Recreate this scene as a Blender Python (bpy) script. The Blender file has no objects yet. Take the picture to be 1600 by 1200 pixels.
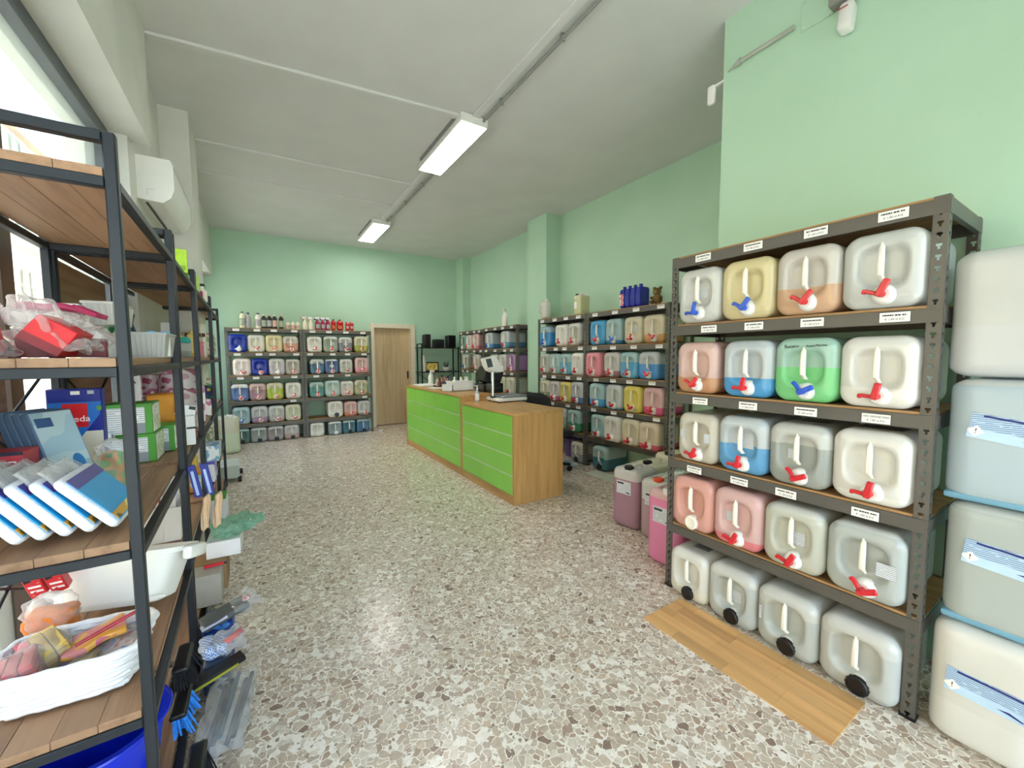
import bpy, bmesh, math, random
from mathutils import Matrix, Vector, Euler
random.seed(7)
PI = math.pi
S = bpy.context.scene
COL = S.collection

# ------------------------------------------------------------------ camera
def setup_camera():
    yaw, pitch, roll, f, h = 0.561, 0.0695, -0.0042, 627.69, 1.4305
    cy, sy, cp, sp = math.cos(yaw), math.sin(yaw), math.cos(pitch), math.sin(pitch)
    fw = Vector((sy*cp, cy*cp, -sp)); rt = Vector((cy, -sy, 0)); up = rt.cross(fw)
    r2 = rt*math.cos(roll) + up*math.sin(roll); u2 = -rt*math.sin(roll) + up*math.cos(roll)
    cam = bpy.data.cameras.new('camera'); o = bpy.data.objects.new('camera', cam); COL.objects.link(o)
    cam.sensor_fit = 'HORIZONTAL'; cam.sensor_width = 36; cam.lens = f*36/1600
    cam.clip_start = 0.02; cam.clip_end = 200
    m = Matrix((r2, u2, -fw)).transposed().to_4x4(); m.translation = (0, 0, h)
    o.matrix_world = m
    S.camera = o
setup_camera()

# ------------------------------------------------------------------ light
def setup_light():
    w = bpy.data.worlds.new('sky'); S.world = w; w.use_nodes = True
    nt = w.node_tree; bg = nt.nodes['Background']
    sky = nt.nodes.new('ShaderNodeTexSky'); sky.sky_type = 'NISHITA'
    sky.sun_disc = False; sky.sun_elevation = math.radians(52); sky.sun_rotation = math.radians(50)
    sky.air_density = 1.3; sky.dust_density = 2.5
    hz = nt.nodes.new('ShaderNodeMix'); hz.data_type = 'RGBA'; hz.inputs[0].default_value = .55      # thin bright haze over the blue
    hz.inputs[7].default_value = (2.3, 2.25, 2.6, 1); nt.links.new(sky.outputs[0], hz.inputs[6]); nt.links.new(hz.outputs[2], bg.inputs[0]); bg.inputs[1].default_value = 0.62
    sun = bpy.data.lights.new('sun', 'SUN'); sun.energy = 5.0; sun.angle = 0.01; sun.color = (1, .95, .86)
    so = bpy.data.objects.new('sun', sun); COL.objects.link(so)
    d = Vector((-0.62, -0.42, -0.9)).normalized()
    so.rotation_euler = d.to_track_quat('-Z', 'Y').to_euler()
    # sampling portals in the glazed openings (they emit nothing themselves)
    def portal(name, loc, rot, sx, sy):
        l = bpy.data.lights.new(name, 'AREA'); l.shape = 'RECTANGLE'; l.size = sx; l.size_y = sy
        l.cycles.is_portal = True
        o = bpy.data.objects.new(name, l); COL.objects.link(o); o.location = loc; o.rotation_euler = rot
    portal('window_portal', (-0.9, 1.2, 1.45), (PI/2, 0, -PI/2), 4.6, 2.75)
    portal('window_portal', (-0.95, 6.75, 1.8), (PI/2, 0, -PI/2), 2.9, 1.9)
    portal('window_portal', (0.85, -1.35, 1.35), (PI/2, 0, PI), 2.9, 2.6)
    vs = S.view_settings
    S.display_settings.display_device = 'sRGB'
    vs.view_transform = 'Standard'; vs.look = 'None'; vs.gamma = 1; vs.use_curve_mapping = False
    vs.exposure = 2.06
setup_light()

# ------------------------------------------------------------------ materials
def c(h, a=1.0):
    h = h.lstrip('#'); r = []
    for i in (0, 2, 4):
        x = int(h[i:i+2], 16)/255
        r.append(x/12.92 if x <= .04045 else ((x+.055)/1.055)**2.4)
    return (*r, a)
MATS = {}
class NT:
    def __init__(s, name):
        s.m = bpy.data.materials.new(name); s.m.use_nodes = True; s.t = s.m.node_tree
        s.p = s.t.nodes['Principled BSDF']; s.out = s.t.nodes['Material Output']
    def n(s, typ, **kw):
        x = s.t.nodes.new('ShaderNode'+typ)
        for k, v in kw.items(): setattr(x, k, v)
        return x
    def l(s, a, b): s.t.links.new(a, b)
    def coord(s, scale=(1, 1, 1), kind='Object', rot=(0, 0, 0)):
        tc = s.n('TexCoord'); mp = s.n('Mapping'); mp.inputs['Scale'].default_value = scale; mp.inputs['Rotation'].default_value = rot
        s.l(tc.outputs[kind], mp.inputs[0]); return mp.outputs[0]
    def noise(s, vec, scale, detail=3, rough=.5):
        x = s.n('TexNoise'); x.inputs['Scale'].default_value = scale; x.inputs['Detail'].default_value = detail
        x.inputs['Roughness'].default_value = rough; s.l(vec, x.inputs['Vector']); return x.outputs[0]
    def ramp(s, fac, stops, interp='LINEAR'):
        r = s.n('ValToRGB'); r.color_ramp.interpolation = interp; e = r.color_ramp.elements
        while len(e) < len(stops): e.new(.5)
        for el, (p, col) in zip(e, stops): el.position = p; el.color = col
        s.l(fac, r.inputs[0]); return r.outputs[0]
    def mix(s, fac, a, b, mode='MIX'):
        x = s.n('Mix', data_type='RGBA', blend_type=mode)
        for sock, v in ((x.inputs[0], fac), (x.inputs[6], a), (x.inputs[7], b)):
            if isinstance(v, (int, float)): sock.default_value = v
            elif isinstance(v, tuple): sock.default_value = v
            else: s.l(v, sock)
        return x.outputs[2]
    def math(s, op, a, b=0.0):
        x = s.n('Math', operation=op)
        for sock, v in ((x.inputs[0], a), (x.inputs[1], b)):
            if isinstance(v, (int, float)): sock.default_value = v
            else: s.l(v, sock)
        return x.outputs[0]
    def bump(s, h, strength=.2, dist=.01):
        b = s.n('Bump'); b.inputs['Strength'].default_value = strength; b.inputs['Distance'].default_value = dist
        s.l(h, b.inputs['Height']); s.l(b.outputs[0], s.p.inputs['Normal'])
def pm(name, col, rough=.5, var=.08, scale=9, metal=0, bump=0, spec=.5, coat=0, trans=0):
    """plain painted / plastic surface with a little mottling"""
    if name in MATS: return MATS[name]
    k = NT(name); col = c(col) if isinstance(col, str) else col
    nz = k.noise(k.coord(), scale)
    dk = tuple(x*(1-var) for x in col[:3])+(1,); lt = tuple(min(1, x*(1+var)) for x in col[:3])+(1,)
    k.l(k.ramp(nz, [(.3, dk), (.7, lt)]), k.p.inputs['Base Color'])
    k.p.inputs['Roughness'].default_value = rough; k.p.inputs['Metallic'].default_value = metal
    k.p.inputs['Specular IOR Level'].default_value = spec; k.p.inputs['Coat Weight'].default_value = coat
    if bump: k.bump(k.noise(k.coord(), scale*6), bump, .004)
    MATS[name] = k.m; return k.m
def wood(name, a, b, axis=1, rough=.45, sc=1.0, planks=0):
    if name in MATS: return MATS[name]
    k = NT(name); a, b = c(a), c(b)
    s = [26*sc]*3; s[axis] = 1.6*sc
    v = k.coord(tuple(s)); n1 = k.noise(v, 1.0, 6, .62)
    s2 = [4*sc]*3; s2[axis] = .5*sc
    n2 = k.noise(k.coord(tuple(s2)), 1.0, 2)
    f = k.math('ADD', k.math('MULTIPLY', n1, .6), k.math('MULTIPLY', n2, .4))
    col = k.ramp(f, [(.36, a), (.52, b), (.64, tuple(min(1, x*1.12) for x in b[:3])+(1,))])
    oi = k.n('ObjectInfo'); t = k.math('ADD', k.math('MULTIPLY', oi.outputs['Random'], .34 if planks else 0), .83 if planks else 1)
    cc = k.n('CombineXYZ')
    for i in range(3): k.l(t, cc.inputs[i])
    k.l(k.mix(1.0, col, cc.outputs[0], 'MULTIPLY'), k.p.inputs['Base Color'])
    k.p.inputs['Roughness'].default_value = rough
    k.bump(n1, .06, .003)
    MATS[name] = k.m; return k.m
def canmat(name, plastic, rough=.32, keep=.10, transl=.18):
    rough -= .08
    """moulded polyethylene; contents (object colour) show up to the fill height (object colour's alpha, metres)"""
    if name in MATS: return MATS[name]
    k = NT(name); pl = c(plastic); oi = k.n('ObjectInfo')
    tc = k.n('TexCoord'); sx = k.n('SeparateXYZ'); k.l(tc.outputs['Object'], sx.inputs[0])
    wob = k.math('MULTIPLY', k.math('SUBTRACT', k.noise(k.coord(), 14), .5), .004)
    d = k.math('SUBTRACT', oi.outputs['Alpha'], k.math('ADD', sx.outputs['Z'], wob))
    mr = k.n('MapRange'); mr.inputs['From Min'].default_value = -.0015; mr.inputs['From Max'].default_value = .0015; k.l(d, mr.inputs['Value'])
    nz = k.noise(k.coord(), 5, 4)
    base = k.ramp(nz, [(.3, tuple(x*.88 for x in pl[:3])+(1,)), (.7, pl)])
    upper = k.mix(keep, base, oi.outputs['Color']); lower = k.mix(.14, oi.outputs['Color'], base)
    col = k.mix(mr.outputs[0], upper, lower)
    k.l(col, k.p.inputs['Base Color']); k.p.inputs['Roughness'].default_value = rough
    k.p.inputs['Coat Weight'].default_value = .15
    tr = k.n('BsdfTranslucent'); k.l(col, tr.inputs[0])
    ms = k.n('MixShader'); ms.inputs[0].default_value = transl
    k.l(k.p.outputs[0], ms.inputs[1]); k.l(tr.outputs[0], ms.inputs[2]); k.l(ms.outputs[0], k.out.inputs[0])
    MATS[name] = k.m; return k.m
def clearmat(name, col='#ffffff', rough=.08, alpha=.25, gl=.5):
    """thin clear film or pane: mostly see-through with a glossy skin"""
    if name in MATS: return MATS[name]
    k = NT(name); tr = k.n('BsdfTransparent'); tr.inputs[0].default_value = c(col)
    k.p.inputs['Base Color'].default_value = c(col); k.p.inputs['Roughness'].default_value = rough
    fr = k.n('LayerWeight'); fr.inputs[0].default_value = .35
    fac = k.math('ADD', k.math('MULTIPLY', fr.outputs['Fresnel'], gl), alpha)
    ms = k.n('MixShader'); k.l(fac, ms.inputs[0]); k.l(tr.outputs[0], ms.inputs[1]); k.l(k.p.outputs[0], ms.inputs[2])
    k.l(ms.outputs[0], k.out.inputs[0])
    if name != 'window_glass': k.bump(k.noise(k.coord(), 26, 3), .6, .02)
    MATS[name] = k.m; return k.m
def stripes(name, base, ink, scale=120, axis=2, duty=.55, rough=.5):
    """rows of illegible small print"""
    if name in MATS: return MATS[name]
    k = NT(name); v = k.coord(); sx = k.n('SeparateXYZ'); k.l(v, sx.inputs[0])
    fr = k.math('FRACT', k.math('MULTIPLY', sx.outputs[axis], scale))
    line = k.math('LESS_THAN', fr, 1-duty)
    nz = k.noise(k.coord((38, 38, scale)), 1.0, 1); br = k.math('GREATER_THAN', nz, .36)
    k.l(k.mix(k.math('MULTIPLY', line, br), c(base), c(ink)), k.p.inputs['Base Color'])
    k.p.inputs['Roughness'].default_value = rough
    MATS[name] = k.m; return k.m
def patches(name, cols, scale=18, rough=.4):
    """printed packaging: blotches of a few colours"""
    if name in MATS: return MATS[name]
    k = NT(name); nz = k.noise(k.coord(), scale, 1); n = len(cols)
    k.l(k.ramp(nz, [(.28+.44*i/max(1, n-1)-(.05 if i else 0), c(h)) for i, h in enumerate(cols)], 'CONSTANT'), k.p.inputs['Base Color'])
    k.p.inputs['Roughness'].default_value = rough; MATS[name] = k.m; return k.m
def emit(name, col, st):
    k = NT(name); k.p.inputs['Emission Color'].default_value = c(col); k.p.inputs['Emission Strength'].default_value = st
    nz = k.noise(k.coord(), 3); k.l(k.ramp(nz, [(0, c('#f4f4f0')), (1, c('#ffffff'))]), k.p.inputs['Base Color']); MATS[name] = k.m; return k.m

def terrazzo():
    k = NT('terrazzo'); v = k.coord()
    wv = k.n('Mapping'); k.l(v, wv.inputs[0])
    def warp(scale, amt):
        nz = k.n('TexNoise'); nz.inputs['Scale'].default_value = scale; k.l(v, nz.inputs['Vector'])
        s = k.n('VectorMath', operation='SUBTRACT'); k.l(nz.outputs['Color'], s.inputs[0]); s.inputs[1].default_value = (.5, .5, .5)
        m = k.n('VectorMath', operation='SCALE'); k.l(s.outputs[0], m.inputs[0]); m.inputs['Scale'].default_value = amt
        a = k.n('VectorMath', operation='ADD'); k.l(v, a.inputs[0]); k.l(m.outputs[0], a.inputs[1]); return a.outputs[0]
    def chips(scale, amt, thr):
        w = warp(scale*.55, amt)
        a = k.n('TexVoronoi', feature='DISTANCE_TO_EDGE'); b = k.n('TexVoronoi', feature='F1')
        for x in (a, b): x.inputs['Scale'].default_value = scale; k.l(w, x.inputs['Vector'])
        sp = k.n('SeparateColor'); k.l(b.outputs['Color'], sp.inputs[0])
        lim = k.math('ADD', k.math('MULTIPLY', sp.outputs[1], thr), .018)
        return k.math('GREATER_THAN', a.outputs['Distance'], lim), sp.outputs[0], sp.outputs[2]
    cem = k.ramp(k.noise(v, 90, 3), [(.3, c('#e6dccf')), (.7, c('#f6efe4'))])
    f2, r2, q2 = chips(60, .012, .16)
    small = k.ramp(r2, [(0, c('#a08c78')), (.25, c('#dcd2c2')), (.55, c('#bfb2a2')), (.75, c('#e8dfd2')), (.9, c('#8f7c6c'))], 'CONSTANT')
    base = k.mix(k.math('MULTIPLY', f2, k.math('GREATER_THAN', q2, .45)), cem, small)
    f1, r1, q1 = chips(33, .03, .075)
    big = k.ramp(r1, [(0, c('#b39a86')), (.10, c('#cfbeaa')), (.35, c('#c6b39f')), (.55, c('#dbcebd')), (.72, c('#c0ad9b')), (.92, c('#cfb8a0')), (.97, c('#957f70'))], 'CONSTANT')
    mot = k.ramp(k.noise(v, 55, 4), [(.3, (.82, .82, .82, 1)), (.7, (1.06, 1.06, 1.06, 1))])
    big = k.mix(1.0, big, mot, 'MULTIPLY')
    col = k.mix(k.math('MULTIPLY', f1, k.math('GREATER_THAN', q1, .10)), base, big)
    k.l(col, k.p.inputs['Base Color']); k.p.inputs['Roughness'].default_value = .24
    k.p.inputs['Specular IOR Level'].default_value = .42
    return k.m
def wallmat(name, a, b, rough=.75):
    k = NT(name); n = k.noise(k.coord(), 2.2, 5)
    k.l(k.ramp(n, [(.3, c(a)), (.7, c(b))]), k.p.inputs['Base Color']); k.p.inputs['Roughness'].default_value = rough
    k.bump(k.noise(k.coord(), 120, 3), .08, .003); MATS[name] = k.m; return k.m

MINT = wallmat('mint_paint', '#b5d8bf', '#bbdcc5')
WHITEW = wallmat('white_plaster', '#d9d9d2', '#e4e4de')
CEIL = wallmat('ceiling_paint', '#dcdcda', '#e3e3e1')
TERR = terrazzo()
STEEL = pm('grey_shelf_steel', '#5f5c57', .42, .06, 6, metal=.25)
BOARD = wood('chipboard', '#8a6844', '#b08a5e', 0, .7)
BLACKM = pm('anthracite_steel', '#23272d', .45, .06, 8, metal=.2)
OAKC = wood('counter_oak', '#a97a45', '#c2965c', 2, .4)
OAKT = wood('counter_oak_top', '#a97a45', '#c2965c', 1, .35)
PLANK = wood('rustic_plank', '#75543d', '#a07c5e', 1, .55, planks=1)
LAM = wood('laminate_strip', '#b98550', '#d3a56c', 1, .4, planks=1)
GREEN = pm('green_gloss_panel', '#8ad24a', .28, .05, 3, coat=.3)
ALU = pm('aluminium_strip', '#e4e8e2', .3, .03, 5, metal=.3)
WHITEP = pm('white_plastic', '#ecebe6', .35, .03, 6)
IVORY = pm('ivory_plastic', '#f1ede0', .38, .04, 6)
BLACKP = pm('black_plastic', '#101013', .4, .1, 8)
REDP = pm('red_tap_plastic', '#d3202c', .3, .08, 12, coat=.3)
PINKP = pm('pale_red_tap_plastic', '#e0707a', .3, .08, 12, coat=.3)
BLUEP = pm('blue_tap_plastic', '#2355c8', .3, .08, 12, coat=.3)
ORANGE_C = pm('orange_cap', '#e0532a', .4)
PAPER = pm('paper_white', '#f3f3f3', .6, .03, 20)
INK = pm('print_ink', '#2a2c34', .6, .05)
NAVY = pm('navy_print', '#1b2a7c', .5, .05)
STICK = stripes('sticker_print', '#e7ebf0', '#8f98a6', 170)
STICKB = stripes('blue_sticker_print', '#b9d2ec', '#6f8db5', 150)
DARKST = pm('dark_sticker', '#7d8084', .5, .1)
FILM = clearmat('clear_film', '#ffffff', .12, .16, .55)
GLASS = clearmat('window_glass', '#f4faf8', .02, .02, .5)

# ------------------------------------------------------------------ geometry helpers
def TR(x=0, y=0, z=0, rx=0, ry=0, rz=0, s=1):
    m = Matrix.Translation((x, y, z)) @ Euler((rx, ry, rz)).to_matrix().to_4x4()
    return m @ Matrix.Diagonal((s, s, s, 1)) if not isinstance(s, tuple) else m @ Matrix.Diagonal((*s, 1))
class G:
    def __init__(s): s.v = []; s.f = []
    def add(s, vs, fs, m=None):
        o = len(s.v)
        s.v += [tuple((m @ Vector(p)) if m is not None else p) for p in vs]
        s.f += [tuple(i+o for i in f) for f in fs]; return s
    def box(s, x0, y0, z0, x1, y1, z1, bev=0, m=None, seg=1):
        x0, x1 = min(x0, x1), max(x0, x1); y0, y1 = min(y0, y1), max(y0, y1); z0, z1 = min(z0, z1), max(z0, z1)
        vs = [(x0,y0,z0),(x1,y0,z0),(x1,y1,z0),(x0,y1,z0),(x0,y0,z1),(x1,y0,z1),(x1,y1,z1),(x0,y1,z1)]
        fs = [(3,2,1,0),(4,5,6,7),(0,1,5,4),(1,2,6,5),(2,3,7,6),(3,0,4,7)]
        if bev:
            bm = bmesh.new(); bv = [bm.verts.new(p) for p in vs]
            for f in fs: bm.faces.new([bv[i] for i in f])
            bmesh.ops.bevel(bm, geom=bm.edges[:], offset=min(bev, .49*min(x1-x0, y1-y0, z1-z0)), segments=seg, affect='EDGES', profile=.5)
            bm.verts.index_update(); vs = [tuple(q.co) for q in bm.verts]; fs = [tuple(q.index for q in f.verts) for f in bm.faces]; bm.free()
        return s.add(vs, fs, m)
    def cbox(s, cx, cy, cz, sx, sy, sz, bev=0, rot=(0, 0, 0), seg=1):
        return s.box(-sx/2, -sy/2, -sz/2, sx/2, sy/2, sz/2, bev, TR(cx, cy, cz, *rot), seg)
    def lathe(s, prof, n=16, m=None, cap=True):
        vs = []; fs = []
        for r, z in prof:
            for i in range(n): a = 2*PI*i/n; vs.append((r*math.cos(a), r*math.sin(a), z))
        for j in range(len(prof)-1):
            for i in range(n): fs.append((j*n+i, j*n+(i+1) % n, (j+1)*n+(i+1) % n, (j+1)*n+i))
        if cap:
            if prof[0][0] > 1e-5: fs.append(tuple(range(n-1, -1, -1)))
            if prof[-1][0] > 1e-5: fs.append(tuple((len(prof)-1)*n+i for i in range(n)))
        return s.add(vs, fs, m)
    def cyl(s, p0, p1, r0, r1=None, n=12):
        p0, p1 = Vector(p0), Vector(p1); d = p1-p0
        q = d.to_track_quat('Z', 'Y').to_matrix().to_4x4(); q.translation = p0
        return s.lathe([(r0, 0), (r0 if r1 is None else r1, d.length)], n, q)
    def tube(s, pts, r, n=8, closed=False):
        pts = [Vector(p) for p in pts]; vs = []; fs = []; k = len(pts)
        for i, p in enumerate(pts):
            a = pts[(i-1) % k] if (closed or i > 0) else p; b = pts[(i+1) % k] if (closed or i < k-1) else p
            t = (b-a).normalized(); q = t.to_track_quat('Z', 'Y').to_matrix()
            for j in range(n): an = 2*PI*j/n; vs.append(tuple(p + q @ Vector((r*math.cos(an), r*math.sin(an), 0))))
        for i in range(k if closed else k-1):
            for j in range(n): fs.append((i*n+j, i*n+(j+1) % n, ((i+1) % k)*n+(j+1) % n, ((i+1) % k)*n+j))
        if not closed: fs += [tuple(range(n-1, -1, -1)), tuple((k-1)*n+j for j in range(n))]
        return s.add(vs, fs)
    def prism(s, poly, y0, y1, m=None):
        """polygon in x,z swept along y"""
        n = len(poly); vs = [(x, y0, z) for x, z in poly]+[(x, y1, z) for x, z in poly]
        fs = [tuple(range(n)), tuple(range(2*n-1, n-1, -1))]+[(i, n+i, n+(i+1) % n, (i+1) % n) for i in range(n)]
        return s.add(vs, fs, m)
    def rbox(s, sx, sy, sz, r, n=8, m=None, disp=None):
        """rounded block, base at z=0, centred in x,y; disp(p)->offset"""
        r3 = (r, r, r) if not isinstance(r, tuple) else r
        h = (sx/2, sy/2, sz/2); t = [math.sin((-1+2*i/n)*PI/2)*.55+(-1+2*i/n)*.45 for i in range(n+1)]
        idx = {}; vs = []; fs = []
        def key(a, b, cc):
            kk = (round(a, 5), round(b, 5), round(cc, 5))
            if kk not in idx:
                p = [a*h[0], b*h[1], cc*h[2]]
                inn = [max(-h[i]+r3[i], min(h[i]-r3[i], p[i])) for i in range(3)]
                d = Vector([(p[i]-inn[i])/r3[i] for i in range(3)])
                if d.length > 1e-9: d.normalize()
                q = Vector([inn[i]+d[i]*r3[i] for i in range(3)])
                if disp: q = q+disp(q)
                idx[kk] = len(vs); vs.append((q.x, q.y, q.z+h[2]))
            return idx[kk]
        for ax in range(3):
            for sg in (-1, 1):
                for i in range(n):
                    for j in range(n):
                        qd = []
                        for a, b in ((i, j), (i+1, j), (i+1, j+1), (i, j+1)):
                            p = [0, 0, 0]; p[ax] = sg; p[(ax+1) % 3] = t[a]; p[(ax+2) % 3] = t[b]; qd.append(key(*p))
                        fs.append(tuple(qd if sg > 0 else qd[::-1]))
        return s.add(vs, fs, m)
    def mesh(s, name, smooth=False):
        me = bpy.data.meshes.new(name); me.from_pydata(s.v, [], s.f); me.update()
        if smooth:
            me.polygons.foreach_set('use_smooth', [True]*len(me.polygons))
            if smooth != 'all':
                me.set_sharp_from_angle(angle=math.radians(38))
        return me
    def build(s, name, mat, parent=None, smooth=True, **kw): return mobj(name, s.mesh(name, smooth), mat, parent, **kw)
def mobj(name, me, mat, parent=None, loc=None, label=None, rot=None, color=None):
    o = bpy.data.objects.new(name, me); COL.objects.link(o)
    if mat is not None and not me.materials: me.materials.append(mat)
    elif mat is not None and me.materials[0] != mat:
        o.material_slots[0].link = 'OBJECT'; o.material_slots[0].material = mat
    if parent is not None: o.parent = parent
    if loc is not None: o.location = loc
    if rot is not None: o.rotation_euler = rot
    if label: o['label'] = label
    if color: o.color = color
    return o
def thing(name, label, cat, loc=(0, 0, 0), rz=0, group=None):
    o = bpy.data.objects.new(name, None); COL.objects.link(o); o.empty_display_size = .05
    o.location = loc; o.rotation_euler = (0, 0, rz); return tag(o, label, cat, group)
def tag(o, label, cat, group=None):
    o['label'] = label; o['category'] = cat
    if group: o['group'] = group
    return o
def struct(name, g, mat, label=None, parent=None, smooth=False):
    o = g.build(name, mat, parent, smooth)
    if parent is None: o['kind'] = 'structure'
    if label: o['label'] = label
    return o
TXT = {}
def text(s, size, mat, parent, m, name='lettering', ext=.0004, align='CENTER', sx=1):
    if (s, size, ext) not in TXT:
        cu = bpy.data.curves.new(name, 'FONT'); cu.body = s; cu.size = size; cu.extrude = ext; cu.align_x = align; cu.align_y = 'CENTER'
        cu.resolution_u = 2
        o = bpy.data.objects.new(name, cu); COL.objects.link(o)
        me = bpy.data.meshes.new_from_object(o.evaluated_get(bpy.context.evaluated_depsgraph_get()))
        bpy.data.objects.remove(o); bpy.data.curves.remove(cu); me.materials.clear(); me.name = name; TXT[(s, size, ext)] = me
    o = mobj(name, TXT[(s, size, ext)], mat, parent)
    o.matrix_local = m @ Matrix.Diagonal((sx, 1, 1, 1)); return o
FRONT = Euler((PI/2, 0, 0)).to_matrix().to_4x4()      # text standing upright, reading from -Y

# ------------------------------------------------------------------ the room
ZC = 3.57
def room():
    struct('floor', G().box(-.9, -1.3, -.2, 4.2, 8.6, 0), TERR, 'beige and brown terrazzo floor with irregular stone chips')
    struct('ceiling', G().box(-1.1, -1.5, ZC, 4.2, 8.6, ZC+.2), CEIL, 'pale grey painted ceiling')
    # back wall with the door opening
    g = G().box(-1.0, 8.40, 0, 1.93, 8.6, ZC).box(2.80, 8.40, 0, 4.2, 8.6, ZC).box(1.93, 8.40, 2.06, 2.80, 8.6, ZC).box(1.8, 8.56, 0, 2.9, 8.62, 2.2)
    struct('wall_back', g, MINT, 'mint green back wall')
    struct('wall_right', G().box(4.0, 1.5, 0, 4.2, 8.6, ZC), MINT, 'mint green side wall behind the racks')
    struct('wall_right_near', G().box(2.62, -1.5, 0, 4.2, 1.58, ZC), MINT, 'mint green wall block standing forward beside the near rack')
    struct('trim_1', G().box(3.73, 4.95, 0, 4.0, 5.45, ZC), MINT, 'mint green pilaster between the two side racks')
    struct('trim_2', G().box(3.81, 8.06, 0, 4.0, 8.40, ZC), MINT, 'mint green corner pilaster')
    # left side: glazed bay, wall with the air conditioner, column, second glazed bay
    g = G().box(-.92, 3.5, 0, -.645, 4.62, ZC).box(-.92, -1.5, 0, -.62, -.95, ZC).box(-.92, -1.5, 0, -.66, 3.55, .09)
    g.box(-.92, 5.08, 0, -.75, 5.3, ZC).box(-.92, 8.2, 0, -.75, 8.5, ZC).box(-.92, 5.2, 0, -.75, 8.3, .85)
    struct('wall_left', g, WHITEW, 'white plastered wall on the window side')
    struct('wall_left_header', G().box(-.92, -1.5, 2.82, -.545, 3.6, ZC), WHITEW, 'white boxed header above the shop window')
    struct('wall_left_header', G().box(-.92, 5.1, 2.78, -.607, 8.42, ZC), WHITEW, 'white boxed header above the rear window')
    struct('wall_left_column', G().box(-.92, 4.6, 0, -.44, 5.1, ZC), WHITEW, 'white square column past the air conditioner')
    g = G().box(-.92, -1.4, 0, -.60, -1.2, ZC).box(2.3, -1.4, 0, 2.7, -1.2, ZC).box(-.7, -1.4, 2.65, 2.5, -1.2, ZC)
    struct('wall_front', g, WHITEW, 'white wall around the glazed entrance')
    # windows
    FR = pm('window_frame_paint', '#5d646b', .45, .05); BRN = pm('brown_mullion_paint', '#4a3527', .5, .12)
    w = struct('window_1', G().box(-.82, -.95, 2.74, -.73, 3.5, 2.82).box(-.82, -.95, .09, -.73, 3.5, .16).box(-.82, 3.42, .16, -.73, 3.5, 2.74)
               .box(-.82, .55, .16, -.73, .63, 2.74), FR, 'dark grey shop window frame')
    G().box(-.815, 2.11, .16, -.735, 2.20, 2.74).build('mullion', BRN, w, label='brown upright between two panes')
    for a, b in ((-.95, .55), (.63, 2.11), (2.20, 3.42)):
        G().box(-.779, a, .16, -.773, b, 2.74).build('pane', GLASS, w)
    w = struct('window_2', G().box(-.87, 5.3, 2.70, -.78, 8.2, 2.78).box(-.87, 5.3, .85, -.78, 8.2, .92).box(-.87, 5.3, .92, -.78, 5.37, 2.70)
               .box(-.87, 8.13, .92, -.78, 8.2, 2.70).box(-.87, 6.7, .92, -.78, 6.78, 2.70), FR, 'grey frame of the rear window')
    for a, b in ((5.37, 6.7), (6.78, 8.13)):
        G().box(-.829, a, .92, -.823, b, 2.70).build('pane', GLASS, w)
    w = struct('window_3', G().box(-.6, -1.34, 2.58, 2.3, -1.25, 2.65).box(-.6, -1.34, 0, -.53, -1.25, 2.58).box(2.23, -1.34, 0, 2.3, -1.25, 2.58)
               .box(.82, -1.34, 0, .90, -1.25, 2.58), FR, 'grey frame of the glazed entrance')
    for a, b in ((-.53, .82), (.90, 2.23)):
        G().box(a, -1.299, 0, b, -1.293, 2.58).build('pane', GLASS, w)
    # door in the back wall
    CR = pm('cream_door_frame', '#e2d8c2', .5, .03); DW = wood('pale_oak_door', '#b79b74', '#cdb38c', 2, .5, .8)
    d = struct('door_1', G().box(1.985, 8.455, .012, 2.74, 8.495, 2.01, .003), DW, 'pale oak sliding door with a black recessed pull')
    G().box(2.665, 8.449, .96, 2.70, 8.456, 1.12, .003).build('door_pull', BLACKP, d, label='black recessed pull')
    struct('trim_3', G().box(1.90, 8.36, 0, 1.985, 8.52, 2.10, .004).box(2.74, 8.36, 0, 2.83, 8.52, 2.10, .004).box(1.985, 8.36, 2.01, 2.74, 8.52, 2.10, .004), CR, 'cream door frame')
    # surface trunking on the ceiling
    def strip(x0, y0, x1, y1, wd, hh, n):
        d = Vector((x1-x0, y1-y0, 0)); a = math.atan2(d.y, d.x)
        struct(n, G().box(0, -wd/2, -hh, d.length, wd/2, 0, .004, TR(x0, y0, ZC, 0, 0, a)), CEIL, 'shallow painted trunking across the ceiling')
    strip(-.545, 3.66, 1.69, 3.40, .075, .022, 'trim_4'); strip(-.44, 5.13, 1.69, 5.04, .07, .02, 'trim_5'); strip(-.60, 5.96, 1.69, 5.86, .06, .018, 'trim_6')
    struct('trim_7', G().box(1.69, -1.3, ZC-.022, 1.755, 6.55, ZC, .004), CEIL, 'painted ceiling trunking running along the lights')
    g = G().cyl((1.80, -1.3, ZC-.03), (1.80, 6.55, ZC-.03), .012, n=10)
    for y in (.6, 1.4, 2.2, 3.0, 4.9, 5.6, 6.3): g.box(1.784, y, ZC-.045, 1.816, y+.02, ZC)
    struct('trim_8', g, pm('grey_conduit', '#9a9a96', .5), 'grey electric conduit beside the trunking', smooth=True)
room()

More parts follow.
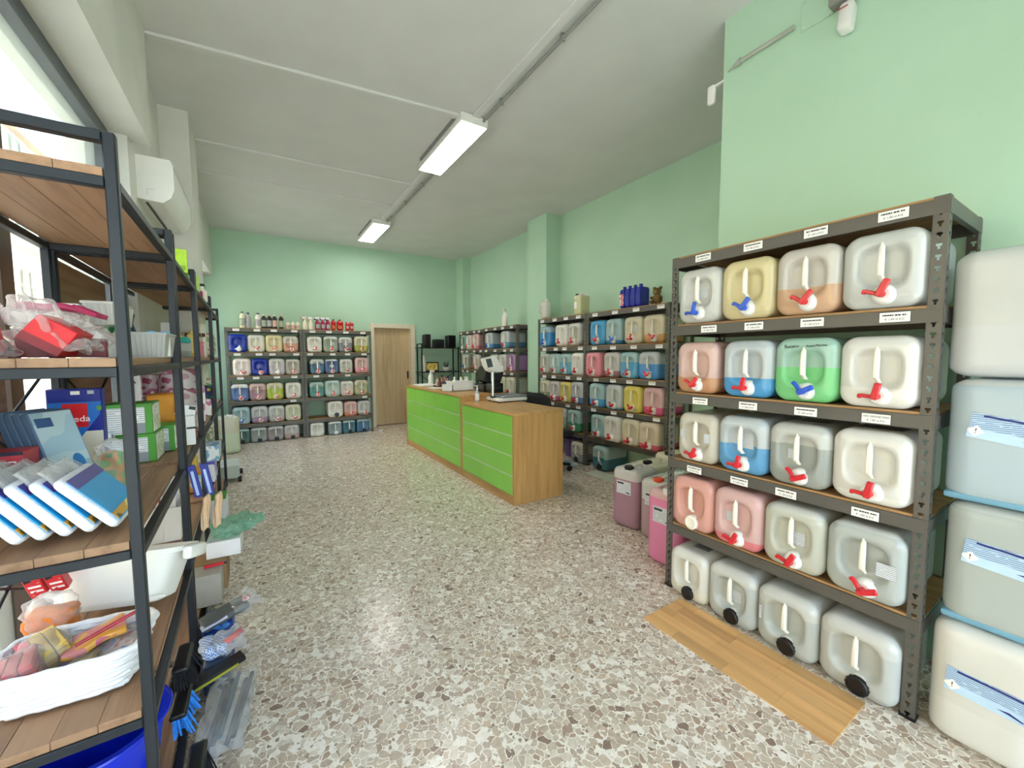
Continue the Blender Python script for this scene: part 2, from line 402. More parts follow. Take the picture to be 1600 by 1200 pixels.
# ------------------------------------------------------------------ outside
def outside():
    ASPH = pm('asphalt', '#8d8b86', .9, .1, 30); PAVE = pm('pavement_stone', '#c9c2b4', .8, .08, 12)
    struct('ground_street', G().box(-40, -30, -.35, -2.6, 60, -.2), ASPH, 'street outside the shop')
    struct('pavement_outside', G().box(-2.6, -30, -.35, -.92, 60, -.12).box(-.92, -30, -.35, 8, -1.5, -.12), PAVE, 'pale pavement outside the windows')
    struct('exterior_canopy', G().box(-1.10, -1.6, 3.08, -.93, 9.0, 3.22), pm('canopy_concrete', '#b9b6ae', .8), 'concrete ledge above the shop window')
    CRM = wallmat('cream_render', '#d8cdb6', '#e6dcc8'); OCH = wallmat('ochre_render', '#d2b48a', '#dcc29c')
    SH = pm('green_shutter', '#6c7a68', .6); GL = pm('dark_window_glass', '#3c4650', .15)
    RAIL = pm('iron_railing', '#50524f', .5)
    def house(y0, y1, h, mat, label, floors):
        t = thing('apartment_building', label, 'building', (-10, y0, -.3))
        L = y1-y0
        G().box(-6, 0, 0, 0, L, h).build('facade', mat, t, smooth=False)
        G().box(-6.3, -.2, h, .35, L+.2, h+.3).build('roof', pm('roof_edge', '#b98d70', .8), t, smooth=False)
        n = int(L//3)
        for fl in range(floors):
            z = 1.0+fl*3.3
            if z+2 > h: break
            for i in range(n):
                yc = (i+.5)*L/n
                wd = G().box(-.02, yc-.6, z, .05, yc+.6, z+1.9).build('window', GL, t, smooth=False)
                G().box(.05, yc-.62, z, .09, yc-.25, z+1.9).box(.05, yc+.25, z, .09, yc+.62, z+1.9).build('shutter', SH, wd, smooth=False)
            if fl:
                G().box(0, .6, z-.35, 1.0, L-.6, z-.2).build('balcony', PAVE, t, smooth=False)
                g = G().box(.95, .6, z+.75, 1.0, L-.6, z+.8)
                k = int((L-1.2)/.35)
                for i in range(k): g.box(.96, .6+i*.35, z-.2, .98, .62+i*.35, z+.78)
                g.build('railing', RAIL, t, smooth=False)
    house(-12, 3, 10.5, OCH, 'ochre apartment building facing the shop window', 3)
    house(4, 19, 8.5, CRM, 'low cream apartment building seen across the street', 2)
    house(20, 36, 13, CRM, 'tall cream apartment building far along the street', 4)
    house(37, 58, 11, OCH, 'ochre apartment building at the end of the street', 3)
outside()

# ------------------------------------------------------------------ ceiling lights
def lights():
    LED = emit('led_panel', '#fffcf6', 6.5)
    for y0, nm in ((3.335, 'nearer'), (6.53, 'farther')):
        t = thing('ceiling_light', f'white rectangular LED ceiling light, the {nm} one', 'light', (1.71, y0, ZC), group='ceiling lights')
        g = G().box(-.135, -.01, -.08, .135, 1.11, -.005, .004)
        g.build('housing', WHITEP, t)
        G().box(-.122, .002, -.083, .122, 1.098, -.0795).build('diffuser', LED, t, smooth=False)
        G().box(-.15, .1, -.03, -.14, 1.0, -.0).build('clip', pm('clip_grey', '#8c8c88', .5), t, smooth=False)
lights()

# ------------------------------------------------------------------ air conditioner, sensors
def wall_units():
    t = thing('air_conditioner', 'white wall-mounted air conditioner beside the white column', 'air conditioner', (-.645, 3.68, 2.50))
    prof = [(0, 0), (.13, -.01), (.175, .03), (.195, .09), (.195, .25), (.18, .285), (0, .285)]
    G().prism([(x, z) for x, z in prof][::-1], 0, .82).build('casing', pm('conditioner_white', '#f2f2ef', .3, .02), t)
    g = G().box(.03, .06, -.008, .045, .76, .006); g.build('vent_slot', BLACKP, t)
    G().box(.10, .05, -.014, .165, .77, -.004, .002, TR(0, 0, .012, 0, -.6, 0) @ TR(0, 0, 0)).build('louvre', WHITEP, t)
    g = G().box(.196, .0, .235, .1975, .82, .238).box(.05, -.0015, .03, .0515, .001, .07).box(.05, -.0015, .07, .09, .001, .0715)
    g.build('panel_seam', pm('seam_grey', '#b9b9b4', .5), t, smooth=False)
    # motion sensor under a grey bracket on the near right wall
    t = thing('motion_sensor', 'white motion sensor hanging under a grey bracket high on the green wall', 'sensor', (2.62, .92, 3.06))
    G().rbox(.075, .062, .145, .02, 8, TR(-.045, 0, 0, 0, .2, 0)).build('sensor_body', pm('sensor_white', '#ecebea', .35, .02), t)
    G().box(-.087, -.02, .095, -.083, .02, .099).build('sensor_slot', pm('sensor_red', '#aa3333', .4), t)
    G().box(-.07, -.06, .15, 0, .07, .22, .006).build('bracket', pm('bracket_grey', '#8e8b84', .5), t)
    t = thing('corner_sensor', 'small white sensor sticking out behind the green wall corner', 'sensor', (2.63, 1.58, 3.10))
    G().rbox(.035, .05, .12, .014, 8, TR(.0, .085, 0)).build('sensor_body', MATS['sensor_white'], t)
    G().box(-.008, 0, .10, .008, .085, .112).build('arm', MATS['sensor_white'], t)
    t = thing('conduit_stub', 'grey conduit stub with a tapered end on the green wall', 'conduit', (2.62, 1.36, 3.25))
    g = G().cyl((-.016, -.19, .005), (-.016, .10, 0), .013, n=10)
    g.build('pipe', pm('pvc_grey', '#b3b8ac', .5), t)
    G().cyl((-.016, .10, 0), (-.016, .115, 0), .02, n=12).build('collar', MATS['pvc_grey'], t)
    G().cyl((-.016, .115, 0), (-.006, .19, -.012), .015, .004, n=10).build('nozzle', MATS['pvc_grey'], t)
    t = thing('cover_plate', 'green painted square junction cover on the green wall', 'cover plate', (2.62, 1.065, 3.21))
    G().box(-.006, -.075, 0, 0, .075, .16, .002).build('plate', MINT, t)
    for y, z in ((-.06, .015), (.06, .015), (-.06, .145), (.06, .145)):
        G().cyl((-.0075, y, z), (-.005, y, z), .005, n=8).build('screw', ALU, t)
wall_units()

# ------------------------------------------------------------------ perforated steel racks (front faces local -Y)
POST = None
def post_mesh():
    """perforated angle, 2 m tall, outer corner at the origin, flanges along +x (front) and +y (side)"""
    g = G(); W = [0, .013, .0175, .0245, .029, .042]; P = .04
    R = [0, .010, .021, .030, .040]
    for k in range(50):
        for j in range(4):
            z0, z1 = k*P+R[j], k*P+R[j+1]
            for i in range(5):
                if (j == 2 and i in (1, 2, 3)) or (j == 1 and i == 2): continue
                a, b = W[i], W[i+1]
                g.add([(a, 0, z0), (b, 0, z0), (b, 0, z1), (a, 0, z1)], [(0, 1, 2, 3)])
                g.add([(0, a, z0), (0, b, z0), (0, b, z1), (0, a, z1)], [(3, 2, 1, 0)])
    g.box(.0405, 0, 0, .042, .004, 2).box(0, .0405, 0, .004, .042, 2)
    me = g.mesh('post'); bm = bmesh.new(); bm.from_mesh(me); bmesh.ops.remove_doubles(bm, verts=bm.verts, dist=1e-5); bm.to_mesh(me); bm.free()
    return me
TAGME = G().box(-.045, -.0012, -.019, .045, 0, .019).mesh('price_tag')
TAGB = G().box(-.047, -.0006, -.021, .047, .0, .021).mesh('tag_holder')
def tag_bars(n, seed):
    r = random.Random(seed); g = G(); x = -.036
    while x < .033:
        w = r.uniform(.003, .009); g.box(x, -.0016, .005, min(x+w, .037), -.0012, .0105); x += w+.0012+(.003 if r.random() < .25 else 0)
    return g
BARS = [tag_bars(1, s).mesh('print_line') for s in range(4)]
def rack(label, loc, rz, L, top, levels, depth, tags, near=False, name='metal_rack'):
    global POST
    if POST is None: POST = post_mesh(); POST.materials.append(STEEL)
    t = thing(name, label, 'shelving', loc, rz)
    sc = (top+.006)/2.0
    for sx, sy, x, y in ((1, 1, 0, 0), (-1, 1, L, 0), (1, -1, 0, depth), (-1, -1, L, depth)):
        p = mobj('post', POST, STEEL, t, (x, y, 0)); p.scale = (sx, sy, sc)
        G().box(-.003, -.003, 0, .046, .046, .012).build('foot', BLACKP, p, smooth=False)
    def bm_mesh(l): return G().box(0, 0, -.056, l, .0015, -.004).box(0, 0, -.058, l, .018, -.0565).box(0, 0, -.006, l, .018, -.004).mesh('beam')
    fb = bm_mesh(L-.012); sb = G().box(0, 0, -.056, .0015, depth-.012, -.004).box(0, 0, -.058, .018, depth-.012, -.0565).mesh('side_beam')
    bd = G().box(.004, .004, -.004, L-.004, depth-.004, .006).mesh('shelf_board')
    for z in list(levels)+[top]:
        mobj('beam', fb, STEEL, t, (.006, -.0018, z)); b = mobj('beam', fb, STEEL, t, (.006, depth+.0018, z)); b.scale = (1, -1, 1)
        mobj('side_beam', sb, STEEL, t, (-.0018, .006, z)); b = mobj('side_beam', sb, STEEL, t, (L+.0018, .006, z)); b.scale = (-1, 1, 1)
        mobj('shelf_board', bd, BOARD, t, (0, 0, z))
    r = random.Random(len(label))
    for x, z, txt in tags:
        p = mobj('price_tag', TAGME, PAPER, t, (x, -.0032, z), label='white price tag' if near else None)
        if near:
            mobj('tag_holder', TAGB, BLACKP, p, (0, .0008, 0))
            if txt: text(txt, .0115, INK, p, TR(0, -.0014, .0075) @ FRONT, ext=.0002, sx=.8)
            else: mobj('print_line', BARS[r.randrange(4)], INK, p, (0, 0, 0))
            text('€ 1,80 al KG', .011, INK, p, TR(0, -.0014, -.008) @ FRONT, ext=.0002)
        else:
            mobj('print_line', BARS[r.randrange(4)], INK, p, (0, 0, -.001))
    return t
RZ = -PI/2
R1L, R2L, R3L, BL = [1.605, 1.207, .81, .41], [1.555, 1.16, .775, .395], [1.555, 1.16, .775, .395], [1.505, 1.115, .70, .315]
def racks():
    Y2 = 1.547
    tg = []
    for ys, z in (([1.351, 1.086, .82, .564], 1.969), ([1.305, 1.068, .818, .542], 1.575), ([1.345, 1.082, .827, .58], 1.172), ([1.369, 1.113, .893, .597], .772)):
        for i, y in enumerate(ys): tg.append((Y2-y, z, 'ORO SAPONE MANI' if (z == 1.172 and i == 3) else None))
    rack('grey perforated metal rack of jerrycans standing at the near green wall', (2.101, Y2, 0), RZ, 1.134, 1.995, R1L, .505, tg, near=True)
    def tags(L, top, lv, n, skip=()):
        r = random.Random(int(L*1000)); out = []
        for k, z in enumerate([top]+list(lv)):
            for i in range(n):
                if (k, i) in skip: continue
                out.append((L*(i+.5)/n+r.uniform(-.05, .05), z-.03, None))
        return out
    low = {(4, i) for i in range(4)}
    rack('grey metal rack carrying a white jug on top, behind the counter', (3.57, 5.0-.06, 0), RZ, 1.05, 1.968, R2L, .42, tags(1.05, 1.968, R2L, 4, low))
    rack('grey metal rack carrying the teddy bear on top', (3.57, 3.883, 0), RZ, 1.236, 1.968, R2L, .42, tags(1.236, 1.968, R2L, 4, low))
    rack('grey metal rack at the far end of the side wall, near the corner', (3.57, 7.75, 0), RZ, 1.068, 1.93, R3L, .42, tags(1.078, 1.93, R3L, 4, low))
    rack('grey metal rack half hidden by the green pilaster, one white bottle on top', (3.57, 6.67, 0), RZ, 1.15, 1.94, R3L, .42, tags(1.15, 1.94, R3L, 4, low))
    rack('grey metal rack on the back wall, dark bottles on top', (-.452, 7.92, 0), 0, 1.107, 1.905, BL, .44, tags(1.107, 1.905, BL, 4, low | {(3, 0), (3, 1), (3, 2)}))
    rack('grey metal rack on the back wall, red bottles on top, beside the door', (.664, 7.92, 0), 0, 1.156, 1.905, BL, .44, tags(1.156, 1.905, BL, 4, low | {(3, 0), (3, 1), (3, 2), (2, 3)}))
racks()

# ------------------------------------------------------------------ jerrycans
CW, CH, CD = .262, .302, .43
def can_disp(p):
    # p is centred on the block; front is -y: pressed-in grip pocket left and right of the handle
    if p.y > -CD/2+.02: return Vector((0, 0, 0))
    x, z = p.x/.088, (p.z-.012)/.088
    q = (abs(x)**3.2+abs(z)**3.2)**(1/3.2)
    t = max(0, min(1, (1.0-q)/.26)); t = t*t*(3-2*t)
    ridge = 0
    for sx in (-1, 1):
        for sz in (-1, 1):
            d2 = ((p.x-sx*.098)**2+(p.z-sz*.112)**2); ridge += .004*math.exp(-d2/.00006)
    return Vector((0, .034*t-ridge, 0))
def make_can_meshes(n):
    body = G().rbox(CW, CD, CH, (.062, .04, .062), n, TR(0, CD/2, 0), can_disp)
    handle = G()
    pts = [(0, .010, .258), (0, -.002, .236), (0, -.004, .20), (0, -.004, .155), (0, -.002, .128), (0.004, .022, .106)]
    k = []
    for i, p in enumerate(pts):
        w = (.004, .008, .0095, .0095, .0095, .008)[i]
        k.append((p, w))
    vs = []; fs = []
    for (x, y, z), w in k:
        vs += [(x-w, y-.003, z), (x-w*.5, y-.008, z), (x+w*.5, y-.008, z), (x+w, y-.003, z), (x+w, y+.012, z), (x-w, y+.012, z)]
    for j in range(len(k)-1):
        for i in range(6): fs.append((j*6+i, (j+1)*6+i, (j+1)*6+(i+1) % 6, j*6+(i+1) % 6))
    fs += [tuple(range(6)), tuple(len(vs)-6+i for i in range(5, -1, -1))]
    handle.add(vs, fs)
    ax = TR(0, 0, 0, PI/2, 0, 0)                              # lathe axis -> -y
    CP = (.014, .012, .052)
    at = Matrix.Translation(CP)
    collar = G().lathe([(.040, -.012), (.040, .006), (.036, .018), (.029, .030), (.024, .034)], 20, at @ ax)
    t2 = G().lathe([(.013, .02), (.013, .058), (.010, .064)], 12, ax)
    t2.box(-.052, -.062, -.010, .006, -.044, .006, .004)      # spout
    t2.box(-.058, -.060, -.014, -.044, -.046, .004, .003)
    lv = G().box(-.012, -.074, -.012, .012, -.060, .058, .004).cyl((0, -.076, -.002), (0, -.072, -.002), .007, n=10)
    cap = G().lathe([(.040, -.012), (.040, .004)], 20, at @ ax)
    cap2 = G()
    cap2.lathe([(.037, .004), (.038, .008), (.038, .024), (.034, .028), (.026, .029), (.025, .026)], 24, at @ ax)
    for i in range(14):
        a = 2*PI*i/14; cap2.cbox(CP[0]+.038*math.cos(a), CP[1]-.016, CP[2]+.038*math.sin(a), .004, .014, .005, 0, (0, -a, 0))
    return dict(body=body, handle=handle, collar=collar, tap=t2, lever=lv, neck=cap, cap=cap2, cp=CP)
def bake(d, m):
    out = {}
    for k, g in d.items():
        if k == 'cp': out[k] = m @ Vector(g); continue
        h = G()
        if k in ('tap', 'lever'): h.add(g.v, g.f)           # kept about their own pivot
        else: h.add(g.v, g.f, m)
        out[k] = h.mesh({'body': 'body', 'neck': 'neck'}.get(k, k), 'all' if k == 'body' else True)
    return out
CAN_HI = bake(make_can_meshes(26), Matrix())
CAN_LO = bake(make_can_meshes(14), Matrix())
# stood upright: cap and handle on top
UPM = Matrix.Translation((0, -CH/2, CD)) @ Euler((-PI/2, 0, 0)).to_matrix().to_4x4()
CAN_UP = bake(make_can_meshes(18), UPM)
PL = {'clear': canmat('clear_polyethylene', '#dcdedb', .3, .14), 'white': canmat('white_polyethylene', '#f0efea', .34, .05),
      'cream': canmat('cream_polyethylene', '#e6dfc6', .32, .10), 'pinkish': canmat('pinkish_polyethylene', '#e8c9c6', .32, .14),
      'teal': canmat('teal_tinted_polyethylene', '#b9d5d2', .32, .16), 'blue': canmat('blue_polyethylene', '#1536a8', .3, 0, .1)}
STK = G().box(-.038, -.0008, -.024, .038, .0008, .024).mesh('sticker')
STKD = G().box(-.05, -.05, 0, .05, .05, .001).mesh('sticker')
TAPM = {'red': (REDP, REDP), 'pale': (PINKP, REDP), 'blue': (BLUEP, BLUEP), 'white': (WHITEP, WHITEP), 'yellow': (pm('yellow_tap_plastic', '#e0b23a', .35), REDP)}
def can(label, loc, rz, pl, liq, level, closure='red', sc=1.0, hi=False, up=False, ang=None, marks=(), group=None, sz=None, capmat=None):
    """level: fraction of the can's height that is filled"""
    t = thing('jerrycan', label, 'jerrycan', loc, rz, group)
    M = CAN_UP if up else (CAN_HI if hi else CAN_LO)
    s = (sc, sc, sc) if sz is None else sz
    t.scale = s
    hgt = CD if up else CH
    col = c(liq); b = mobj('body', M['body'], PL[pl], t, color=(col[0], col[1], col[2], level*hgt))
    mobj('handle', M['handle'], IVORY if pl != 'blue' else PL['blue'], t, color=(*c('#1536a8')[:3], 1))
    if closure in TAPM:
        body_m, lever_m = TAPM[closure]
        mobj('collar', M['collar'], WHITEP if closure != 'blueall' else BLUEP, t)
        if ang is None: ang = random.Random(label).choice([-.15, .1, .35, .6, 1.0])
        tp = mobj('tap', M['tap'], body_m, t, tuple(M['cp']), rot=(0, ang, 0))
        mobj('lever', M['lever'], lever_m, tp, rot=(0, .1, 0))
    elif closure == 'none':
        bpy.data.objects.remove(t.children[-1])      # stacked: the grip is sunk below the can above
    else:
        cm = {'black': BLACKP, 'wcap': WHITEP, 'orange': ORANGE_C, 'open': IVORY}[closure]
        mobj('neck', M['neck'], WHITEP, t); mobj('cap', M['cap'], cm, t)
    for kind, x, z, w, h in marks:
        if kind == 'front':      # paper label in the grip pocket behind the handle
            o = mobj('sticker', STK, STICK, t, (x, .032, z)); o.scale = (w, 1, h)
        elif kind == 'side':     # on the flank that faces the door of the shop
            o = mobj('sticker', STK, STICK if pl != 'white' else DARKST, t, (CW/2+.0008, x, z), rot=(0, 0, PI/2)); o.scale = (w, 1, h)
        elif kind == 'face':
            o = mobj('sticker', STK, STICK, t, (x, -.0008, z)); o.scale = (w, 1, h)
        elif kind == 'ink':      # felt-pen words on the shoulder
            text(w, h, INK, t, TR(x, -.001, z, 0, -.05, 0) @ FRONT, 'handwriting', .0006)
        elif kind == 'inktop':
            text(w, h, INK, t, TR(x, z, CH+.0005), 'handwriting', .0006)
        elif kind == 'top':
            o = mobj('sticker', STKD, DARKST, t, (x, z, CH)); o.scale = (w, h, 1)
    return t
ROWN = ['top row', 'second row', 'third row', 'fourth row', 'floor row']
POSN = ['first', 'second', 'third', 'fourth', 'fifth']
CL = {'red': 'red tap', 'pale': 'red tap', 'blue': 'blue tap', 'white': 'white tap', 'yellow': 'yellow tap', 'black': 'black cap', 'wcap': 'white cap', 'open': 'open neck', 'orange': 'orange cap'}
def canrow(unit, row, z, face, rz, items, hi, group, along, n0=0, names=None):
    """items: (position, plastic, liquid, level, closure, description[, scale, marks, push]); neighbours are kept apart and inside the posts"""
    lo, hi_, dep = BND[unit]; lo += .046; hi_ -= .046
    P = [it[0] for it in items]; W = [CW*(it[6] if len(it) > 6 else 1) for it in items]; sg = -1 if along == 'y' else 1
    tot = sum(W)+.004*(len(W)-1)
    kf = min(1, (hi_-lo)/tot); W = [w*kf for w in W]
    if row == 4 and unit != 'near rack': pass
    idx = sorted(range(len(P)), key=lambda i: P[i])
    for _ in range(60):
        for i in idx: P[i] = max(lo+W[i]/2, min(hi_-W[i]/2, P[i]))
        for a, b in zip(idx, idx[1:]):
            d = (W[a]+W[b])/2+.003-(P[b]-P[a])
            if d > 0: P[a] -= d/2; P[b] += d/2
    for i, it in enumerate(items):
        _, pl, liq, lv, cl, desc = it[:6]; sc = W[i]/CW; marks = it[7] if len(it) > 7 else (); push = it[8] if len(it) > 8 else 0
        lab = f'{desc} jerrycan with {CL[cl]}, {POSN[i+n0]} from left, {ROWN[row]}, {unit}'
        zz = z+.002 if row < 4 else z+.0005
        loc = (face-push, P[i], zz) if along == 'y' else (P[i], face-push, zz)
        so = min(it[6] if len(it) > 6 else 1, 1.0)
        if row == 4 and along == 'x': so = .82
        if unit == 'rack behind pilaster': so = min(so, .98)
        can(lab, loc, rz, pl, liq, lv, cl, sz=(sc, dep/CD, so), hi=hi, marks=marks, group=group)
BND = {'near rack': (.413, 1.547, .43), 'rack under jug': (3.89, 4.94, .385), 'rack under teddy': (2.647, 3.883, .385), 'far corner rack': (6.682, 7.75, .385),
       'rack behind pilaster': (5.52, 6.67, .385), 'dark-bottle rack': (-.452, .655, .40), 'rack beside door': (.664, 1.82, .40)}
def all_cans():
    F = 2.085; fs = lambda *a: tuple(a)
    u = 'near rack'; g = 'jerrycans on the near rack'
    fr = ('front', .0, .15, 1, 1.1)
    canrow(u, 0, 1.611, F, RZ, [
        (1.385, 'clear', '#dfe2e4', 0, 'blue', 'clear whitish', 1.0, (('front', .02, .16, .8, 1),)),
        (1.112, 'cream', '#e4d7a4', 1, 'blue', 'cream-yellow', 1.03),
        (.838, 'clear', '#dfb088', .40, 'red', 'clear, part amber-filled', 1.0),
        (.566, 'clear', '#dde6e8', 0, 'red', 'clear empty-looking', 1.02)], True, g, 'y')
    canrow(u, 1, 1.213, F, RZ, [
        (1.375, 'pinkish', '#cf9868', .31, 'red', 'peach, amber at bottom,', .96),
        (1.045, 'clear', '#0f9fe6', .34, 'red', 'clear, bright blue at bottom,', .96),
        (.79, 'teal', '#7fe08a', .54, 'blue', 'teal, half light-green,', .97, (('ink', -.05, .262, 'Bucato', .022), ('ink', .05, .264, 'Aqua Marina', .016))),
        (.565, 'white', '#f6f5f0', .28, 'red', 'whitish, milk-white at bottom,', .96)], True, g, 'y')
    canrow(u, 2, .816, F, RZ, [
        (1.35, 'clear', '#cdc7b8', 1, 'red', 'grey-beige', .93, (('face', .075, .16, .45, 1.2), ('face', -.09, .17, .3, 1))),
        (1.085, 'clear', '#3fa2e0', .50, 'red', 'clear, half sky-blue,', .97, (('front', .015, .16, 1, 1.1),)),
        (.835, 'clear', '#a3aaa6', .66, 'red', 'clear, grey-filled,', .97, (('front', -.03, .15, .5, 1), ('top', .02, .16, 1.1, .8))),
        (.57, 'white', '#fafaf6', .14, 'red', 'whitish, dark top sticker,', 1.0, (('top', .0, .14, 1.5, 1.0),))], True, g, 'y')
    canrow(u, 3, .416, F-.01, RZ, [
        (1.40, 'pinkish', '#e3a699', 1, 'open', 'salmon-pink', 1.02, (('top', .02, .20, 1.0, .8), ('inktop', .0, .085, 'AIR', .03))),
        (1.13, 'pinkish', '#ee8391', .20, 'red', 'pale, pink at bottom,', 1.02, (('front', -.05, .15, .4, 1.1),)),
        (.855, 'clear', '#cbcdc0', .9, 'red', 'grey-cream', 1.03, (('front', .01, .15, 1, 1.3),)),
        (.573, 'clear', '#b9c1c0', .95, 'red', 'grey, white face sticker,', 1.05, (('face', .075, .15, .8, 1.2),))], True, g, 'y')
    canrow(u, 4, 0, 2.06, RZ, [
        (1.305, 'white', '#ebe8d8', .3, 'black', 'creamy white', .95, (('top', .02, .14, 1.0, .7),)),
        (1.055, 'clear', '#c3cbcb', .80, 'black', 'bluish grey stickered', 1.0, (('front', .01, .15, 1, 1.3),)),
        (.80, 'clear', '#c2cac9', .72, 'black', 'grey hand-marked', 1.02, (('face', -.105, .16, .15, 1.4),)),
        (.54, 'clear', '#c8cccb', .72, 'black', 'plain pale grey', 1.04)], True, g, 'y')
    # racks behind the counter
    F = 3.55; u = 'rack under jug'; g = 'jerrycans on the rack under the white jug'
    canrow(u, 0, 1.561, F, RZ, [(4.80, 'teal', '#0f93dc', .70, 'blue', 'sky-blue filled', .98), (4.394, 'white', '#efe6e0', .3, 'red', 'milky white', 1), (4.121, 'clear', '#c3c2b8', .8, 'red', 'grey-clear side-stickered', 1, (('side', .25, .16, .5, 2),))], False, g, 'y')
    canrow(u, 1, 1.166, F, RZ, [(4.795, 'clear', '#b5b7ac', .9, 'red', 'dull grey', .97), (4.50, 'teal', '#9cc0c0', .4, 'red', 'pale teal', .97), (4.235, 'teal', '#69b4d6', .60, 'red', 'light blue', .97), (3.955, 'white', '#eeeae4', .2, 'red', 'white', 1)], False, g, 'y')
    canrow(u, 2, .781, F, RZ, [(4.78, 'cream', '#7c8b63', .40, 'red', 'yellowish, olive at bottom,', .97), (4.52, 'clear', '#c2476d', .27, 'red', 'clear, crimson at bottom,', .95), (4.28, 'cream', '#e6d26a', 1, 'red', 'yellow', .95), (4.03, 'clear', '#3f6fa0', .32, 'red', 'clear, denim-blue at bottom,', 1)], False, g, 'y')
    canrow(u, 3, .401, F, RZ, [(4.42, 'clear', '#b9bfa8', .6, 'red', 'half-hidden greyish', 1), (4.121, 'teal', '#1f8a52', .42, 'red', 'clear, green at bottom,', 1)], False, g, 'y')
    canrow(u, 4, 0, F, RZ, [(3.99, 'cream', '#9a9a98', .45, 'black', 'peach, grey at bottom,', .9)], False, g, 'y')
    u = 'rack under teddy'; g = 'jerrycans on the rack under the teddy bear'
    canrow(u, 0, 1.561, F, RZ, [(3.683, 'teal', '#28a4e0', 1, 'red', 'all sky-blue', 1), (3.413, 'teal', '#1b7fb8', .16, 'blue', 'teal, blue at bottom,', 1), (3.12, 'cream', '#d9cfb4', .6, 'red', 'cream', 1, (('front', .02, .16, 1, 1.2),)), (2.84, 'cream', '#cf9852', .30, 'red', 'cream, amber at bottom,', 1.03)], False, g, 'y')
    canrow(u, 1, 1.166, F, RZ, [(3.765, 'pinkish', '#ee8fa0', 1, 'red', 'all bubblegum-pink', 1, (), .05), (3.485, 'clear', '#a06a75', .27, 'red', 'clear, maroon at bottom,', 1), (3.205, 'teal', '#4fb0e0', .62, 'red', 'light-blue filled', 1), (2.90, 'clear', '#0590e0', .56, 'red', 'clear, half vivid-blue,', 1.04)], False, g, 'y')
    canrow(u, 2, .781, F, RZ, [(3.687, 'teal', '#35a4de', .36, 'red', 'pale, blue at bottom,', 1), (3.40, 'clear', '#6fb3d4', .12, 'red', 'clear, trace of blue,', 1), (3.116, 'cream', '#ecdc5e', 1, 'red', 'bright yellow', 1), (2.83, 'pinkish', '#da4a86', .31, 'red', 'clear, magenta at bottom,', 1.02)], False, g, 'y')
    canrow(u, 3, .401, F, RZ, [(3.66, 'teal', '#9fc6cc', .6, 'red', 'pale teal', .96), (3.39, 'white', '#f0eee6', .3, 'red', 'plain white', 1, (), .04), (3.12, 'cream', '#d9d2b8', .7, 'red', 'cream', 1, (), .02), (2.85, 'cream', '#dc4a76', .24, 'red', 'cream, crimson at bottom,', 1.04, (), .04)], False, g, 'y')
    canrow(u, 4, 0, F-.02, RZ, [(3.597, 'teal', '#1d6a80', .52, 'black', 'green over dark teal', 1.0)], False, g, 'y')
    u = 'far corner rack'; g = 'jerrycans on the far side rack'
    canrow(u, 0, 1.561, F, RZ, [(7.60, 'teal', '#5c8f80', .9, 'wcap', 'dark green', .97), (7.31, 'clear', '#d6cfc6', .5, 'red', 'clear', .97), (7.02, 'pinkish', '#d2788a', .25, 'red', 'pinkish yellow-stickered', 1, (('front', .0, .16, 1, 1.1),))], False, g, 'y')
    canrow(u, 1, 1.166, F, RZ, [(7.48, 'clear', '#b3b8a8', .8, 'blue', 'grey-green', 1), (7.0, 'clear', '#c6b8ae', .7, 'red', 'greyish', 1)], False, g, 'y')
    u = 'rack behind pilaster'; g = 'jerrycans on the rack half hidden by the pilaster'
    canrow(u, 0, 1.561, F, RZ, [(6.475, 'clear', '#1f8fd0', .30, 'blue', 'clear, blue at bottom,', 1), (5.905, 'clear', '#2f86b8', .34, 'red', 'big clear blue-bottomed', 1.06)], False, g, 'y')
    canrow(u, 1, 1.166, F, RZ, [(6.30, 'clear', '#bfc3b4', .8, 'red', 'grey', 1), (5.99, 'clear', '#c9c4c0', .6, 'red', 'clear', 1), (5.70, 'pinkish', '#a87bb4', 1, 'pale', 'lilac', 1)], False, g, 'y')
    canrow(u, 2, .781, F, RZ, [(6.29, 'cream', '#c6ccb0', .8, 'red', 'pale', 1), (6.02, 'cream', '#cdd3b8', .8, 'red', 'pale green', 1), (5.74, 'cream', '#d4d8c4', .8, 'red', 'greenish white', 1)], False, g, 'y')
    # back wall
    F = 7.90; W = .245/.262; u = 'dark-bottle rack'; g = 'jerrycans on the back rack under the dark bottles'
    canrow(u, 0, 1.511, F, 0, [(-.285, 'blue', '#1536a8', 1, 'white', 'solid blue', .96, (), .02), (-.03, 'white', '#ece6d2', .7, 'pale', 'ivory', .94), (.232, 'cream', '#e9dcae', 1, 'red', 'cream', .95), (.47, 'clear', '#d79a80', .56, 'red', 'half salmon-filled', .91)], False, g, 'x')
    canrow(u, 1, 1.121, F, 0, [(-.225, 'white', '#f2e4e2', 1, 'red', 'pinkish white', .94), (.05, 'blue', '#1230a0', 1, 'pale', 'solid blue', .94), (.313, 'clear', '#cfc6d2', .6, 'white', 'lavender-clear', .92), (.54, 'clear', '#b3ada6', .9, 'red', 'brownish grey', .88)], False, g, 'x')
    canrow(u, 2, .706, F, 0, [(-.302, 'white', '#2f68b4', .78, 'pale', 'blue-filled', .93), (-.052, 'pinkish', '#a98592', .64, 'pale', 'mauve', .93), (.20, 'cream', '#bcd22e', .66, 'yellow', 'lime-yellow', .94), (.496, 'white', '#ece8e2', .5, 'pale', 'white dark-marked', .92, (('face', .04, .17, .2, 1),))], False, g, 'x')
